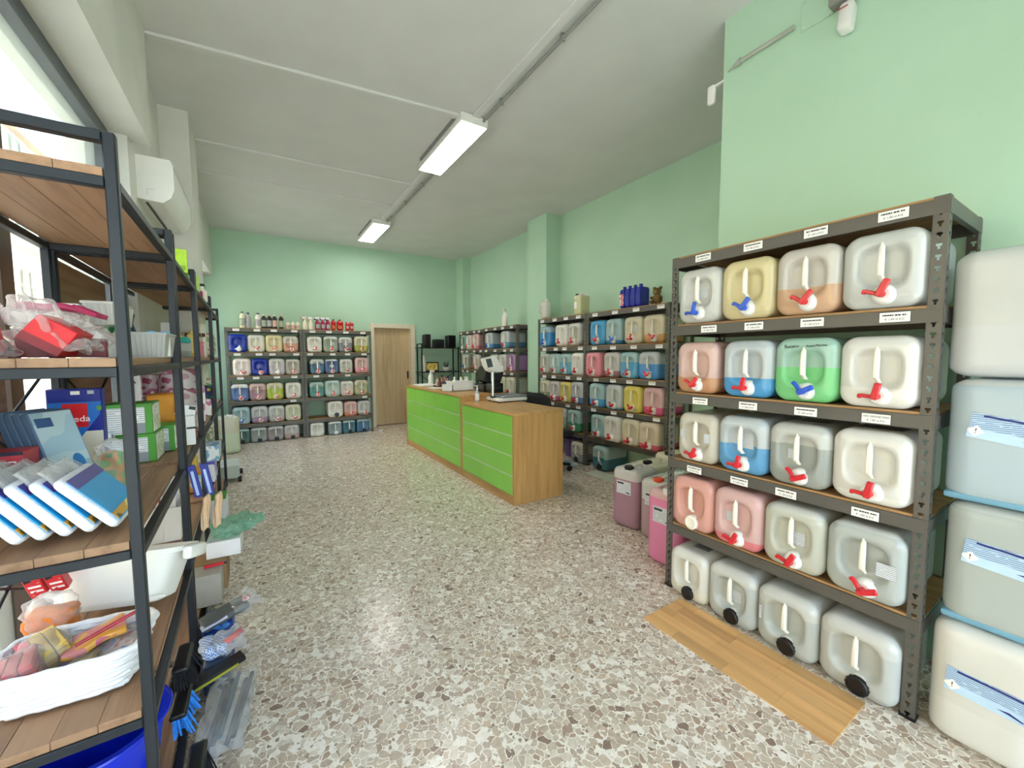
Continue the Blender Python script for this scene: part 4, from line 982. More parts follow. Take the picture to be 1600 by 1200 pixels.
    t = thing('tissue', 'crumpled white paper on the floor beside the door rack', 'paper', (1.93, 7.80, 0)); G().rbox(.07, .05, .025, .012, 6, None, lambda p: Vector((0, 0, .006*math.sin(90*p.x)))).build('paper_body', PAPER, t)
rack_top_things()

# ------------------------------------------------------------------ black frame racks along the window
FRM = [(-.262, 1.309), (-.283, 2.215), (-.304, 3.10), (-.330, 4.35), (-.350, 5.42)]
LV = [1.87, 1.43, .98, .54, .10]; RD = .37
def window_racks():
    labs = ['black frame rack with plank shelves, nearest along the window', 'black frame rack with plank shelves, second along the window',
            'black frame rack with plank shelves, third along the window', 'black frame rack with plank shelves, last along the window']
    for k in range(4):
        (xa, ya), (xb, yb) = FRM[k], FRM[k+1]
        d = Vector((xb-xa, yb-ya, 0)); L = d.length-.034; a = math.atan2(-d.x, d.y)
        t = thing('plank_rack', labs[k], 'shelving', (xa, ya, 0), a); q = .024
        for y in (0, L-q):
            for x in (-q, -RD): G().box(x, y, 0, x+q, y+q, 1.95, .003).build('post', BLACKM, t)
            for z in (1.926, .03): G().box(-RD+q, y, z, -q, y+q, z+q, .002).build('end_rail', BLACKM, t)
            for z in LV: G().box(-RD+q, y, z-.046, -q, y+q, z-.022, .002).build('end_rail', BLACKM, t)
        for z in LV:
            G().box(-q, q, z-.046, 0, L-q, z-.022, .002).build('front_rail', BLACKM, t); G().box(-RD, q, z-.046, -RD+q, L-q, z-.022, .002).build('rear_rail', BLACKM, t)
            n = 4; w0, w1 = -RD+.026, -.026
            for i in range(n):
                u = w0+(w1-w0)*i/n; v = w0+(w1-w0)*(i+1)/n
                o = G().box(u+.0004, .006, z-.0215, v-.0004, L-.006, z-.0005*(i % 2), .001).build('plank', PLANK, t)
        # rear bracing and back panels
        for a0, a1 in (((0, .56), (L, .96)), ((L, .56), (0, .96)), ((0, 1.0), (L, 1.40)), ((L, 1.0), (0, 1.40))):
            G().cyl((-RD-.004, a0[0]+.015*(1 if a0[0] == 0 else -1), a0[1]), (-RD-.004, a1[0]+.015*(1 if a1[0] == 0 else -1), a1[1]), .0045, n=8).build('brace', BLACKM, t)
        if k in (0, 1):
            y0, y1 = ((.05, L*.62), (.05, L-.08))[k]
            G().box(-RD-.018, y0, 1.02, -RD-.008, y1, 1.38).build('back_panel', PLANK, t, smooth=False)
        if k in (1, 2, 3): G().box(-RD-.018, .06, 1.48, -RD-.008, L-.06, 1.82).build('back_panel', PLANK, t, smooth=False)
window_racks()

# ------------------------------------------------------------------ goods on those racks
def shelf_goods():
    zB, zC, zD, zE, zA = 1.432, .982, .542, .102, 1.872
    def crumple(a, f):
        return lambda p: Vector((a*math.sin(f*p.y+3*p.z*f), a*math.sin(f*1.3*p.z+1+2*f*p.x), a*math.sin(f*1.7*p.x+2+f*p.y)))
    def film(parent, loc, size, rot=(0, 0, 0), f=55, a=.006, name='clear_wrap', mat=None):
        return G().rbox(*size, min(size)*.42, 12, TR(*loc, *rot), crumple(a, f)).build(name, mat or FILM, parent)
    def pouch(name, lab, cat, loc, size, mat, rot=(0, 0, 0), wrap=None, grp=None, r=.35, am=.004):
        t = thing(name, lab, cat, (loc[0], loc[1], loc[2]+am+.001), 0, grp)
        G().rbox(*size, min(size)*r, 10, TR(0, 0, 0, *rot), crumple(am, 40)).build('contents', mat, t)
        if wrap:
            lo, sz = wrap; film(t, lo, sz, rot)
        return t
    def carton(name, lab, cat, loc, size, mat, rot=(0, 0, 0), panels=(), grp=None, bev=.002):
        """size w(x), d(y), h(z), base centre at loc; panels: (side, u0, v0, u1, v1, material[, label]) in fractions"""
        t = thing(name, lab, cat, loc, 0, grp); w, d, h = size; m = TR(0, 0, 0, *rot)
        G().box(-w/2, -d/2, 0, w/2, d/2, h, bev, m).build('carton', mat, t)
        for e_, p in enumerate(panels):
            s, u0, v0, u1, v1, pmx = p[:6]; e = .0008+.0006*e_
            if s == 'f': g = G().box(-w/2+u0*w, -d/2-e, v0*h, -w/2+u1*w, -d/2, v1*h, 0, m)
            elif s == 'r': g = G().box(w/2, -d/2+u0*d, v0*h, w/2+e, -d/2+u1*d, v1*h, 0, m)
            else: g = G().box(-w/2+u0*w, -d/2+v0*d, h, -w/2+u1*w, -d/2+v1*d, h+e, 0, m)
            g.build(p[6] if len(p) > 6 else 'printed_panel', pmx, t, smooth=False)
        return t
    RED = pm('red_card', '#cf1f26', .35, .06); DRED = pm('dark_red_card', '#7d1420', .4); MAG = pm('magenta_plastic', '#b0305c', .4, .1, 30)
    WHT = pm('white_card', '#eceaec', .6, .03); GRN = pm('leaf_green_card', '#4f9a3a', .5, .05); LIME = pm('lime_film', '#b4e01e', .3, .12, 40)
    NAV = pm('navy_card', '#1c2a8c', .35, .05); ORG = pm('orange_card', '#f09a1e', .45, .05); YEL = pm('yellow_print', '#e8d12a', .45)
    SKY = pm('cyan_print', '#1f9fe0', .35, .06); WSP = pm('white_sponge', '#eeeef2', .8, .05, 60, bump=.5); FOR = pm('forest_green_foil', '#1f6a42', .2, .15, 25)
    CLP = canmat('clear_basket_plastic', '#dcdcd8', .2, 0, .35); FLOR = patches('flower_print', ['#e8e8d8', '#c9d2b0', '#f4f2ea', '#b4c49a'], 30)
    # ---- top shelf goods
    carton('lime_package', 'lime green wrapped package on the top shelf, larger one', 'package', (-.348, 2.80, zA+.001), (.085, .16, .12), LIME, (0, 0, .1), [('f', .1, .1, .9, .3, pm('dark_lime', '#7fae1a', .4))])
    carton('lime_package', 'lime green and blue package on the top shelf behind the third post', 'package', (-.372, 3.42, zA+.001), (.09, .14, .105), LIME, (0, 0, -.1), [('f', 0, .75, 1, 1, SKY)])
    for i, (x, y, h, mt, nm) in enumerate(((-.38, 3.95, .10, MAG, 'magenta'), (-.36, 4.05, .12, IVORY, 'ivory'), (-.37, 4.20, .13, FOR, 'dark green'))):
        t = thing('cleaner_bottle', f'{nm} bottle on the top shelf near the rear window', 'bottle', (x, y, zA))
        G().lathe([(.03, 0), (.032, .01), (.032, h*.65), (.014, h*.82), (.014, h)], 14).build('bottle_body', mt, t); G().lathe([(.016, h), (.016, h+.02)], 12).build('cap', BLACKP, t)
    # ---- second shelf, first rack
    t = carton('red_packet', 'red packet in clear film at the shelf corner, tipped over', 'packet', (-.435, 1.43, zB), (.078, .11, .068), RED, (0, .62, 0), [('f', .0, .0, 1, .3, DRED)]); t.location.z = zB+.024
    film(t, (-.03, 0, .045), (.10, .12, .075), (0, .62, 0), 60, .008)
    film(t, (.05, 0, -.006), (.07, .11, .03), (0, .3, 0), 70, .006)
    t = carton('red_packet', 'red packet in clear film standing at the frame edge', 'packet', (-.545, 1.42, zB), (.075, .10, .10), RED, (.05, -.12, .1)); t.location.z = zB+.006
    film(t, (-.005, 0, .075), (.085, .10, .055), (0, -.12, 0), 60, .008); film(t, (.0, -.02, 0), (.12, .12, .03), (0, 0, 0), 70, .006)
    t = carton('red_packet', 'dark red packet in clear film under the tipped one', 'packet', (-.44, 1.56, zB), (.16, .11, .05), DRED, (0, 0, .2)); film(t, (0, 0, .03), (.18, .13, .05))
    t = thing('glove_pack', 'magenta rubber gloves bundled on the clear bags', 'gloves', (-.485, 1.66, zB)); film(t, (0, 0, .012), (.14, .14, .12), (0, 0, .2), 50, .01, 'clear_bag')
    G().rbox(.12, .12, .02, .009, 8, TR(0, 0, .128), crumple(.003, 60)).build('glove', MAG, t)
    for i in range(4): G().cyl((.05, -.045+.026*i, .14), (.10, -.055+.03*i, .118), .009, .007, n=8).build('glove_finger', MAG, t)
    def ribbed(lab, x, y, z, w, d, h):
        t = thing('ribbed_basket', lab, 'basket', (x, y, z)); g = G(); k = .86
        vs = [(-w/2*k, -d/2*k, 0), (w/2*k, -d/2*k, 0), (w/2*k, d/2*k, 0), (-w/2*k, d/2*k, 0), (-w/2, -d/2, h), (w/2, -d/2, h), (w/2, d/2, h), (-w/2, d/2, h)]
        g.add(vs, [(3, 2, 1, 0), (0, 1, 5, 4), (1, 2, 6, 5), (2, 3, 7, 6), (3, 0, 4, 7)])
        g.build('basket_body', CLP, t, smooth=False, color=(.8, .8, .78, 0)); n = int(w/.014)
        for i in range(n):
            u = -w/2+(i+.5)*w/n; G().cyl((u*k, -d/2*k-.001, .004), (u, -d/2-.001, h-.004), .0028, n=6).build('rib', CLP, t, color=(.8, .8, .78, 0))
        G().tube([(-w/2, -d/2, h), (w/2, -d/2, h), (w/2, d/2, h), (-w/2, d/2, h)], .005, 6, True).build('rim', CLP, t, color=(.8, .8, .78, 0)); return t
    ribbed('clear ribbed basket with bottles, at the far end of the shelf', -.352, 2.02, zB, .135, .20, .085)
    ribbed('clear ribbed basket stacked on the white card box', -.415, 1.86, zB+.105, .09, .16, .068)
    carton('white_box', 'white card box with grey print under the upper basket', 'box', (-.46, 1.90, zB), (.085, .26, .082), WHT, (0, 0, 0), [('f', .15, .55, .6, .75, INK)])
    carton('white_box', 'white card box with pink print beside the upper basket', 'box', (-.50, 1.86, zB+.083), (.075, .20, .08), WHT, (0, 0, 0), [('f', .1, .2, .9, .7, stripes('faint_print', '#ecebee', '#c9bcc8', 90))]).location.z = zB+.084
    for i, x in enumerate((-.335, -.30)):
        t = thing('small_bottle', f'small bottle with light blue cap in the ribbed basket, {["inner", "outer"][i]} one', 'bottle', (x, 1.98+.03*i, zB+.004)); G().lathe([(.014, 0), (.015, .07)], 12).build('bottle_body', WHITEP, t); G().lathe([(.016, .07), (.016, .092)], 12).build('cap', pm('light_blue_cap', '#58b4ea', .4), t)
    t = thing('navy_tube', 'navy and gold tube leaning out of the ribbed basket', 'tube', (-.375, 2.0, zB+.012)); G().cyl((0, 0, 0), (-.035, .0, .135), .017, n=14).build('tube_body', pm('navy_tube_foil', '#10283c', .25), t); G().cyl((-.035, 0, .135), (-.039, 0, .15), .018, n=14).build('cap', pm('gold_cap', '#c9b48a', .25, metal=.6), t)
    pouch('green_bag', 'shiny dark green bag behind the navy tube', 'bag', (-.445, 2.11, zB), (.075, .06, .19), FOR, r=.3, am=.006)
    # second shelf further along
    for i, (x, y, h) in enumerate(((-.445, 3.42, .145), (-.375, 3.46, .16))):
        t = thing('yellow_bottle', f'yellow cleaner bottle, {["shorter", "taller"][i]} one on the window rack', 'bottle', (x, y, zB)); G().rbox(.06, .05, h, .018, 8).build('bottle_body', pm('straw_yellow', '#e8cf7a', .4), t); G().box(-.025, -.0265, h*.1, .025, -.0252, h*.25).build('label_panel', YEL, t, smooth=False)
        G().lathe([(.013, h-.003), (.013, h+.018)], 12).build('cap', YEL, t)
    t = thing('teal_cap_bottle', 'clear bottle with teal cap before the yellow bottles', 'bottle', (-.395, 3.30, zB)); G().lathe([(.028, 0), (.03, .01), (.03, .085), (.02, .095)], 16).build('bottle_body', PL['clear'], t, color=(.35, .42, .4, .04)); G().lathe([(.03, .092), (.03, .108), (.022, .125), (.008, .13)], 16).build('cap', pm('teal_cap', '#2fb0ac', .4), t)
    t = thing('violet_sachet', 'dark violet sachet beside the teal-capped bottle', 'sachet', (-.45, 3.30, zB+.01)); G().rbox(.06, .05, .07, .02, 8, None, crumple(.008, 70)).build('contents', pm('violet_sachet', '#3c3a6a', .4, .3, 40), t)
    carton('red_box', 'glossy red box on the second shelf of the third rack', 'box', (-.43, 4.05, zB), (.12, .12, .12), pm('gloss_red', '#b8142c', .2, .05), (0, 0, .1))
    t = thing('brush_set', 'row of small brown-headed brushes above the red box', 'brushes', (-.45, 4.26, zB))
    for i in range(5):
        G().cyl((-.05+.028*i, 0, 0), (-.05+.028*i, 0, .19), .006, n=8).build('brush_handle', IVORY, t); G().box(-.061+.028*i, -.01, .17, -.039+.028*i, .01, .20).build('brush_head', pm('brown_bristle', '#5a3a28', .9), t)
    carton('white_box', 'white card box high on the last window rack', 'box', (-.52, 3.70, zB), (.09, .10, .24), WHT)
    pouch('cream_bag', 'cream paper bag on the last window rack', 'bag', (-.50, 4.60, zB), (.14, .12, .22), pm('cream_paper', '#cfc7b0', .8, .1), r=.25)
    # ---- third shelf, first rack
    for i, (x, rot) in enumerate(((-.556, .99), (-.517, .98), (-.478, .97), (-.438, .95), (-.396, .90))):
        nm = ['leftmost', 'second', 'third', 'fourth', 'rightmost'][i]
        t = thing('sponge_pack', f'white sponge pack with blue and yellow wrap, {nm} in the leaning row', 'sponge pack', (x+.03, 1.47, zC), group='leaning white sponge packs')
        m = TR(-.006, 0, .088, 0, rot, 0); L = .168
        G().rbox(L, .21, .026, (.018, .018, .011), 10, m @ TR(0, 0, -.013)).build('sponge', WSP, t)
        w = G().box(-L*.40, -.098, .0128, L*.44, .10, .0145, 0, m).build('wrapper', SKY, t, smooth=False)
        G().box(L*.30, -.0985, .0143, L*.42, .10, .0152, 0, m).build('yellow_band', YEL, w, smooth=False); G().box(-L*.42, -.0985, .0143, -L*.24, .10, .0152, 0, m).build('violet_band', pm('violet_print', '#4a3f9a', .4), w, smooth=False)
        film(t, (-.012+(-L*.58)*math.cos(rot), 0, .078+L*.58*math.sin(rot)), (.06, .18, .010), (0, rot, 0), 60, .002)
    BOXB = pm('vacuum_bag_blue', '#5c7390', .45, .06)
    for i in range(4):
        t = thing('filter_bag_box', f'blue-grey filter bag box, {["rearmost", "third", "second", "frontmost"][i]} in the leaning stack', 'box', (-.566+.0225*i, 1.74-.017*i, zC+.01), group='leaning filter bag boxes')
        m = TR(.03, 0, .004, 0, -.36, -.62)
        G().box(-.0, -.055, 0.06, .022, .055, .29, .002, m).build('carton', BOXB, t)
        G().box(.0222, -.051, .065, .0230, .051, .285, 0, m).build('cover_print', patches('bag_cover', ['#a9c4d4', '#bcd0d8', '#9db8c4', '#cfd8d4'], 8), t, smooth=False)
        if i == 3:
            G().box(.0232, -.045, .24, .0240, -.005, .268, 0, m).build('logo_block', pm('slate_print', '#3f5a88', .4), t, smooth=False)
            G().lathe([(.028, 0), (.028, .001)], 20, m @ TR(.0232, .02, .12, 0, PI/2, 0, (1, .55, 1))).build('oval_mark', pm('oval_blue', '#2f78b8', .4), t, smooth=False)
            G().lathe([(.022, 0), (.022, .001)], 18, m @ TR(.0232, -.02, .092, 0, PI/2, 0)).build('pink_spot', pm('pink_print', '#e0a8a8', .4), t, smooth=False)
    t = thing('cloth_pack', 'dark blue cloth pack with red brand square behind the filter boxes', 'pack', (-.528, 1.93, zC+.0005))
    G().box(-.066, -.02, .0, .066, .02, .345, .003).build('pack_body', NAV, t)
    e = -.0208
    G().box(-.064, e, .0, .064, -.02, .20).build('cream_part', pm('cream_print', '#d8d2c2', .5), t, smooth=False)
    G().prism([(-.064, .30), (.064, .30), (.058, .255), (-.0, .165), (-.064, .19)], e-.0006, -.02).build('blue_part', pm('bright_blue_print', '#1d6cc4', .4), t, smooth=False)
    G().box(-.030, e-.0014, .215, .030, e-.0006, .295).build('red_square', RED, t, smooth=False)
    text('Vileda', .029, PAPER, t, TR(.0, e-.0018, .243) @ FRONT, ext=.0003)
    G().box(-.008, e-.0006, .325, .014, e, .337, .0002).build('hang_hole', PAPER, t, smooth=False); G().box(.032, e-.0006, .326, .048, e, .338).build('price_sticker', pm('grey_sticker', '#b9bcc8', .5), t, smooth=False)
    G().box(.052, e-.0012, .27, .064, e-.0006, .285).build('green_mark', GRN, t, smooth=False)
    carton('dark_box', 'dark box under the red and yellow box', 'box', (-.58, 1.625, zC), (.08, .08, .135), pm('dark_navy_card', '#26283c', .5))
    carton('red_yellow_box', 'small red box with white print and yellow stripe', 'box', (-.58, 1.62, zC+.137), (.085, .08, .065), pm('salmon_card', '#c83c48', .45), (0, 0, -.05), [('f', 0, 0, 1, .2, YEL), ('f', .2, .5, .85, .75, stripes('white_print', '#c83c48', '#f2e8e4', 60)), ('f', 0, .86, 1, 1, pm('dark_navy_card', '#26283c'))])
    t = pouch('green_sachet', 'clear bag with green and orange sachet beside the filter boxes', 'bag', (-.43, 1.84, zC), (.06, .05, .13), patches('leaf_print', ['#4f8a2a', '#c98a2a', '#6aa83a', '#8ab0c0'], 22), wrap=((0, 0, 0), (.085, .08, .17)))
    HZ = lambda t, x, y, z, s: (G().box(-s, -.001, -s, s, 0, s, 0, TR(x, y, z, 0, PI/4, 0)).build('hazard_diamond', PAPER, t, smooth=False), text('!', s*2, INK, t, TR(x, y-.0012, z) @ FRONT))
    lab = stripes('care_text', '#eceef0', '#b4b8bc', 110)
    def gbox(lab_, x, y, z, w, h, d, dx=.3):
        t = carton('detergent_box', lab_, 'box', (x, y, z), (w, d, h), GRN, (0, 0, 0), [('f', 0, .03, .84, .88, lab, 'care_label'), ('r', .05, .05, .95, .95, FLOR), ('f', .62, .03, .84, .36, pm('barcode_grey', '#8a9098', .5), 'barcode')])
        HZ(t, w*.12, -d/2-.0024, h*.55, .013); return t
    gbox('green and white detergent box, lowest in front', -.475, 2.36, zC, .165, .122, .16)
    gbox('green and white detergent box stacked on the lower one', -.475, 2.35, zC+.1235, .155, .13, .15)
    gbox('green and white detergent box behind the stacked pair', -.425, 2.56, zC, .13, .125, .14)
    carton('orange_box', 'bright orange box behind the green detergent boxes', 'box', (-.43, 2.74, zC), (.11, .16, .26), ORG, (0, 0, 0), [('f', .05, .5, .95, .95, pm('orange_print', '#f7a838', .5)), ('r', .1, .3, .8, .8, pm('pale_oval', '#c9c4b8', .5))])
    for i, (x, z) in enumerate(((-.515, 0), (-.435, 0), (-.515, .12), (-.435, .12), (-.515, .24), (-.435, .24))):
        t = thing('wrapped_roll', f'magenta wrapped paper roll, {["lower", "middle", "upper"][i//2]} {["inner", "outer"][i % 2]} one', 'roll', (x, 2.93, zC+z+.001*(i//2)), group='stacked wrapped rolls')
        G().lathe([(.034, 0), (.038, .004), (.038, .112), (.034, .116), (.014, .116), (.014, .05), (0, .05)], 18).build('roll', patches('roll_wrap', ['#8a3a5a', '#b9a8b4', '#a05070', '#d8d2d8'], 16), t)
    for i, (x, y, z) in enumerate(((-.43, 3.30, 0), (-.43, 3.30, .125), (-.43, 3.30, .25), (-.43, 3.62, 0), (-.43, 3.62, .125), (-.43, 3.95, 0))):
        carton('tissue_pack', f'pink and white tissue pack, {["first", "second", "third", "fourth", "fifth", "sixth"][i]} of the piles on the third rack', 'tissue pack', (x, y, zC+z), (.16, .22, .123), patches('tissue_wrap', ['#d8ccd4', '#b86a88', '#e8e4e6', '#c9a0b0'], 12), (0, 0, .05*i), grp='tissue packs')
    carton('white_leaflet_box', 'white box with green edge and leaflets at the rack front', 'box', (-.325, 2.64, zC+.001), (.05, .09, .15), WHT, (0, 0, .2), [('f', 0, 0, .25, 1, GRN), ('f', .3, .55, 1, .62, INK)])
    t = thing('leaflet', 'white leaflet with a dark corner leaning above the leaflet box', 'leaflet', (-.335, 2.62, zC+.151)); G().box(-.04, -.001, 0, .04, .001, .055, 0, TR(rz=.2, ry=.25)).build('sheet', PAPER, t, smooth=False); G().box(.01, -.0018, .035, .038, -.001, .052, 0, TR(rz=.2, ry=.25)).build('dark_corner', INK, t, smooth=False)
    carton('blue_box', 'white and blue packet on the shelf behind the thick post', 'packet', (-.575, 2.33, zC), (.03, .2, .10), WHT)
    t = carton('sky_packet', 'sky-blue and white packet lying on the detergent box behind the post', 'packet', (-.57, 2.30, zC+.102), (.10, .14, .04), patches('sky_print', ['#e8eef4', '#4a90d8', '#dfe8f0', '#8a6a7a'], 12))
    # wooden clothes-peg style items in yellow, green and navy at the far racks
    for i, (y, z, nm) in enumerate(((4.55, 0, 'lower'), (4.55, .10, 'upper'))):
        carton('sponge_carton', f'yellow, green and navy carton on the last rack, {nm} one', 'box', (-.42, y, zC+z), (.12, .16, .098), patches('yellow_green_print', ['#e8d83a', '#1f8a6a', '#26307a', '#e4cf4a'], 16))
    # ---- fourth shelf
    def wicker():
        t = thing('wicker_basket', 'shallow white wicker basket of clothes pegs at the shelf front', 'basket', (-.452, 1.515, zD+.006), -.08)
        w, d, h, k = .295, .21, .105, .82
        def loop(z, out=0):
            f = k+(1-k)*z/h; pts = []; n = 64; rr = .05
            for i in range(n):
                a = 2*PI*i/n; cx, sx = math.cos(a), math.sin(a)
                e = 5.0; r = (abs(cx)**e+abs(sx)**e)**(-1/e); wob = .0028*math.sin(i*PI/2+out*PI)
                pts.append((r*cx*(w/2*f+wob), r*sx*(d/2*f+wob), z+.0015*math.sin(i*1.3+z*90)))
            return pts
        WK = pm('white_wicker', '#eeeef2', .55, .06, 40)
        for i in range(8): G().tube(loop(.008+i*h/8*.95, i % 2), .0074, 6, True).build('woven_strand', WK, t)
        for i in range(20):
            a = 2*PI*i/20; e = 5.0; cx, sx = math.cos(a), math.sin(a); r = (abs(cx)**e+abs(sx)**e)**(-1/e)
            G().cyl((r*cx*w/2*k, r*sx*d/2*k, .004), (r*cx*w/2, r*sx*d/2, h), .004, n=6).build('stake', WK, t)
        G().tube([(x*1.03, y*1.03, h) for x, y, z in loop(h)], .009, 8, True).build('rim', WK, t)
        G().box(-w/2*k*.95, -d/2*k*.95, .002, w/2*k*.95, d/2*k*.95, .007).build('basket_floor', WK, t, smooth=False)
    wicker()
    PEG = pm('peg_yellow', '#d9b85a', .5, .08); PEGR = pm('peg_red', '#c23a52', .4, .08); PEGB = pm('peg_blue', '#39489a', .4)
    def pegs(lab, x, y, z, rows, cols, rz, tilt):
        t = thing('peg_pack', lab, 'clothes pegs', (x, y, z)); m = TR(0, 0, 0, tilt, -.25, rz)
        for i in range(rows):
            for j, mt in enumerate(cols):
                G().box(-.038+j*.026, -.05, i*.0165, -.014+j*.026, .05, i*.0165+.0145, .002, m).build('peg', mt, t)
        film(t, (0, 0, -.004), (.10, .115, rows*.0165+.012), (tilt, -.25, rz), 50, .003); return t
    pegs('pack of red and yellow clothes pegs in film, standing in the wicker basket', -.515, 1.56, zD+.05, 5, (PEGR, PEG, PEG), .5, .15)
    pegs('pack of blue and wooden clothes pegs in film, middle of the wicker basket', -.435, 1.515, zD+.03, 3, (PEGB, PEG, PEG), -.3, .0)
    pegs('pack of bright red pegs in film at the wicker basket edge', -.545, 1.485, zD+.075, 3, (REDP, PEGR, REDP), .2, .0)
    t = pouch('peg_bag', 'clear bag of red and blue pegs at the wicker basket end', 'bag', (-.36, 1.525, zD+.03), (.085, .09, .05), patches('peg_mix', ['#a8203a', '#c9b8b0', '#2f6ac0', '#b84a5a'], 30), (0, -.25, .3), ((0, 0, -.002), (.10, .10, .065)))
    t = thing('sponge_cloth', 'yellow and pink cloth pack with red stick on top of the pegs', 'cloth', (-.42, 1.54, zD+.095)); G().rbox(.13, .09, .02, .008, 8, TR(0, 0, 0, 0, -.2, .3), crumple(.003, 40)).build('cloth', patches('cloth_print', ['#e4b83a', '#d88a8a', '#e8a84a', '#c86a7a'], 14), t); G().cyl((-.03, -.04, .02), (.09, .0, .055), .005, n=8).build('stick', pm('crimson', '#a8182c', .4), t)
    # wash tub
    def tub():
        a = math.atan2(-.164, .304)
        t = thing('white_tub', 'large white plastic wash tub jutting out of the shelf', 'tub', (-.435, 1.87, zD+.032), a); t.rotation_euler = (-.30, 0, -.30)
        W_, D_, H_ = .345, .20, .17; k = .80
        outer = G(); n = 48; vs = []; fs = []
        def ring(w, d, z, e=5.0):
            out = []
            for i in range(n):
                q = 2*PI*i/n; cx, sx = math.cos(q), math.sin(q); r = (abs(cx)**e+abs(sx)**e)**(-1/e); out.append((r*cx*w/2, r*sx*d/2, z))
            return out
        rings = [ring(W_*k*.9, D_*k*.9, .0), ring(W_*k*.97, D_*k*.97, .006), ring(W_*k, D_*k, .02), ring(W_*.97, D_*.97, H_*.9), ring(W_, D_, H_), ring(W_*1.08, D_*1.10, H_+.004), ring(W_*1.09, D_*1.11, H_-.012),
                 ]
        inner = [ring(W_*.985, D_*.98, H_+.002), ring(W_*.955, D_*.95, H_*.9), ring(W_*k*.97, D_*k*.97, .024), ring(W_*k*.9, D_*k*.9, .008)]
        for rr in (rings, inner):
            o = len(vs); vs += sum(rr, [])
            for j in range(len(rr)-1):
                for i in range(n): fs.append((o+j*n+i, o+j*n+(i+1) % n, o+(j+1)*n+(i+1) % n, o+(j+1)*n+i))
        fs.append(tuple(range(n-1, -1, -1))); fs.append(tuple(len(vs)-n+i for i in range(n)))
        outer.add(vs, fs).build('tub_body', pm('tub_white', '#efeeea', .3, .02), t)
        for s_ in (-1, 1):
            G().box(s_*(W_/2+.012), -.06, H_-.045, s_*(W_/2+.045), .06, H_+.003, .012, seg=2).build('handle', MATS['tub_white'], t)
        G().box(-.12, -D_/2*k-.004, .018, .16, -D_/2*k+.004, .024).build('moulded_line', MATS['tub_white'], t)
    tub()
    k = NT('candy_stripe'); sx_ = k.n('SeparateXYZ'); k.l(k.coord(), sx_.inputs[0])
    f = k.math('GREATER_THAN', k.math('FRACT', k.math('MULTIPLY', k.math('ADD', sx_.outputs[0], k.math('MULTIPLY', sx_.outputs[1], .8)), 28)), .55); k.l(k.mix(f, c('#f2ece8'), c('#a8283c')), k.p.inputs['Base Color'])
    t = thing('striped_pack', 'red and white striped pack lying behind the wash tub', 'pack', (-.475, 2.10, zD+.29)); t.location.z = zD+.275
    G().box(-.13, -.05, 0, .12, .05, .05, .006, TR(0, 0, 0, 0, -.18, -.35)).build('pack_body', k.m, t)
    for i, x in enumerate((-.60, -.555)):
        t = carton('red_carton', f'small red carton with white lettering behind the tub, {["outer", "inner"][i]} one', 'box', (x, 1.80, zD+.16), (.036, .05, .085), RED, (0, -.3, .1), [('f', .15, .1, .85, .5, stripes('white_on_red', '#cf1f26', '#f2e4e0', 70)), ('f', .1, .62, .5, .95, BLACKP)]); t.location.z = zD+.16
    t = pouch('orange_bag', 'orange net bag showing above the wicker basket', 'bag', (-.55, 1.69, zD), (.11, .06, .15), pm('orange_net', '#d9782a', .6, .2, 60), wrap=((0, 0, .03), (.11, .07, .16)))
    t = pouch('stripe_bag', 'pale striped bag under the red cartons', 'bag', (-.595, 1.755, zD), (.05, .05, .15), patches('pale_stripe', ['#d8d4c4', '#c9b8a8', '#e4e2dc', '#b4b090'], 26))
    # second rack, fourth shelf: white bin with papers
    t = thing('white_bin', 'white plastic bin full of papers on the second rack', 'bin', (-.455, 2.60, zD))
    g = G(); k_ = .93; w, d, h = .21, .26, .165
    vs = [(-w/2*k_, -d/2*k_, 0), (w/2*k_, -d/2*k_, 0), (w/2*k_, d/2*k_, 0), (-w/2*k_, d/2*k_, 0), (-w/2, -d/2, h), (w/2, -d/2, h), (w/2, d/2, h), (-w/2, d/2, h)]
    v2 = [(x*.96, y*.96, z+(.004 if z == 0 else 0)) for x, y, z in vs]
    g.add(vs, [(3, 2, 1, 0), (0, 1, 5, 4), (1, 2, 6, 5), (2, 3, 7, 6), (3, 0, 4, 7)]).add(v2, [(0, 1, 2, 3), (4, 5, 1, 0), (5, 6, 2, 1), (6, 7, 3, 2), (7, 4, 0, 3)])
    for i in range(4): j = (i+1) % 4; g.add([vs[4+i], vs[4+j], v2[4+j], v2[4+i]], [(0, 1, 2, 3)])
    g.build('bin_body', MATS['tub_white'], t, smooth=False)
    for i in range(6):
        G().box(-.08, -.003+.02*i, 0, .08, 0+.02*i, .20+.015*(i % 3), 0, TR(-.005, -.09+.01*i, .01, -.25+.05*i, 0, .1*(i % 3))).build('sheet', [PAPER, pm('pink_sheet', '#e6b4c4', .6), pm('blue_sheet', '#c4dcea', .6)][i % 3], t, smooth=False)
    carton('white_card_panel', 'large white card leaning behind the paper bin', 'card', (-.50, 2.86, zD), (.18, .012, .36), WHT, (-.1, 0, 0))
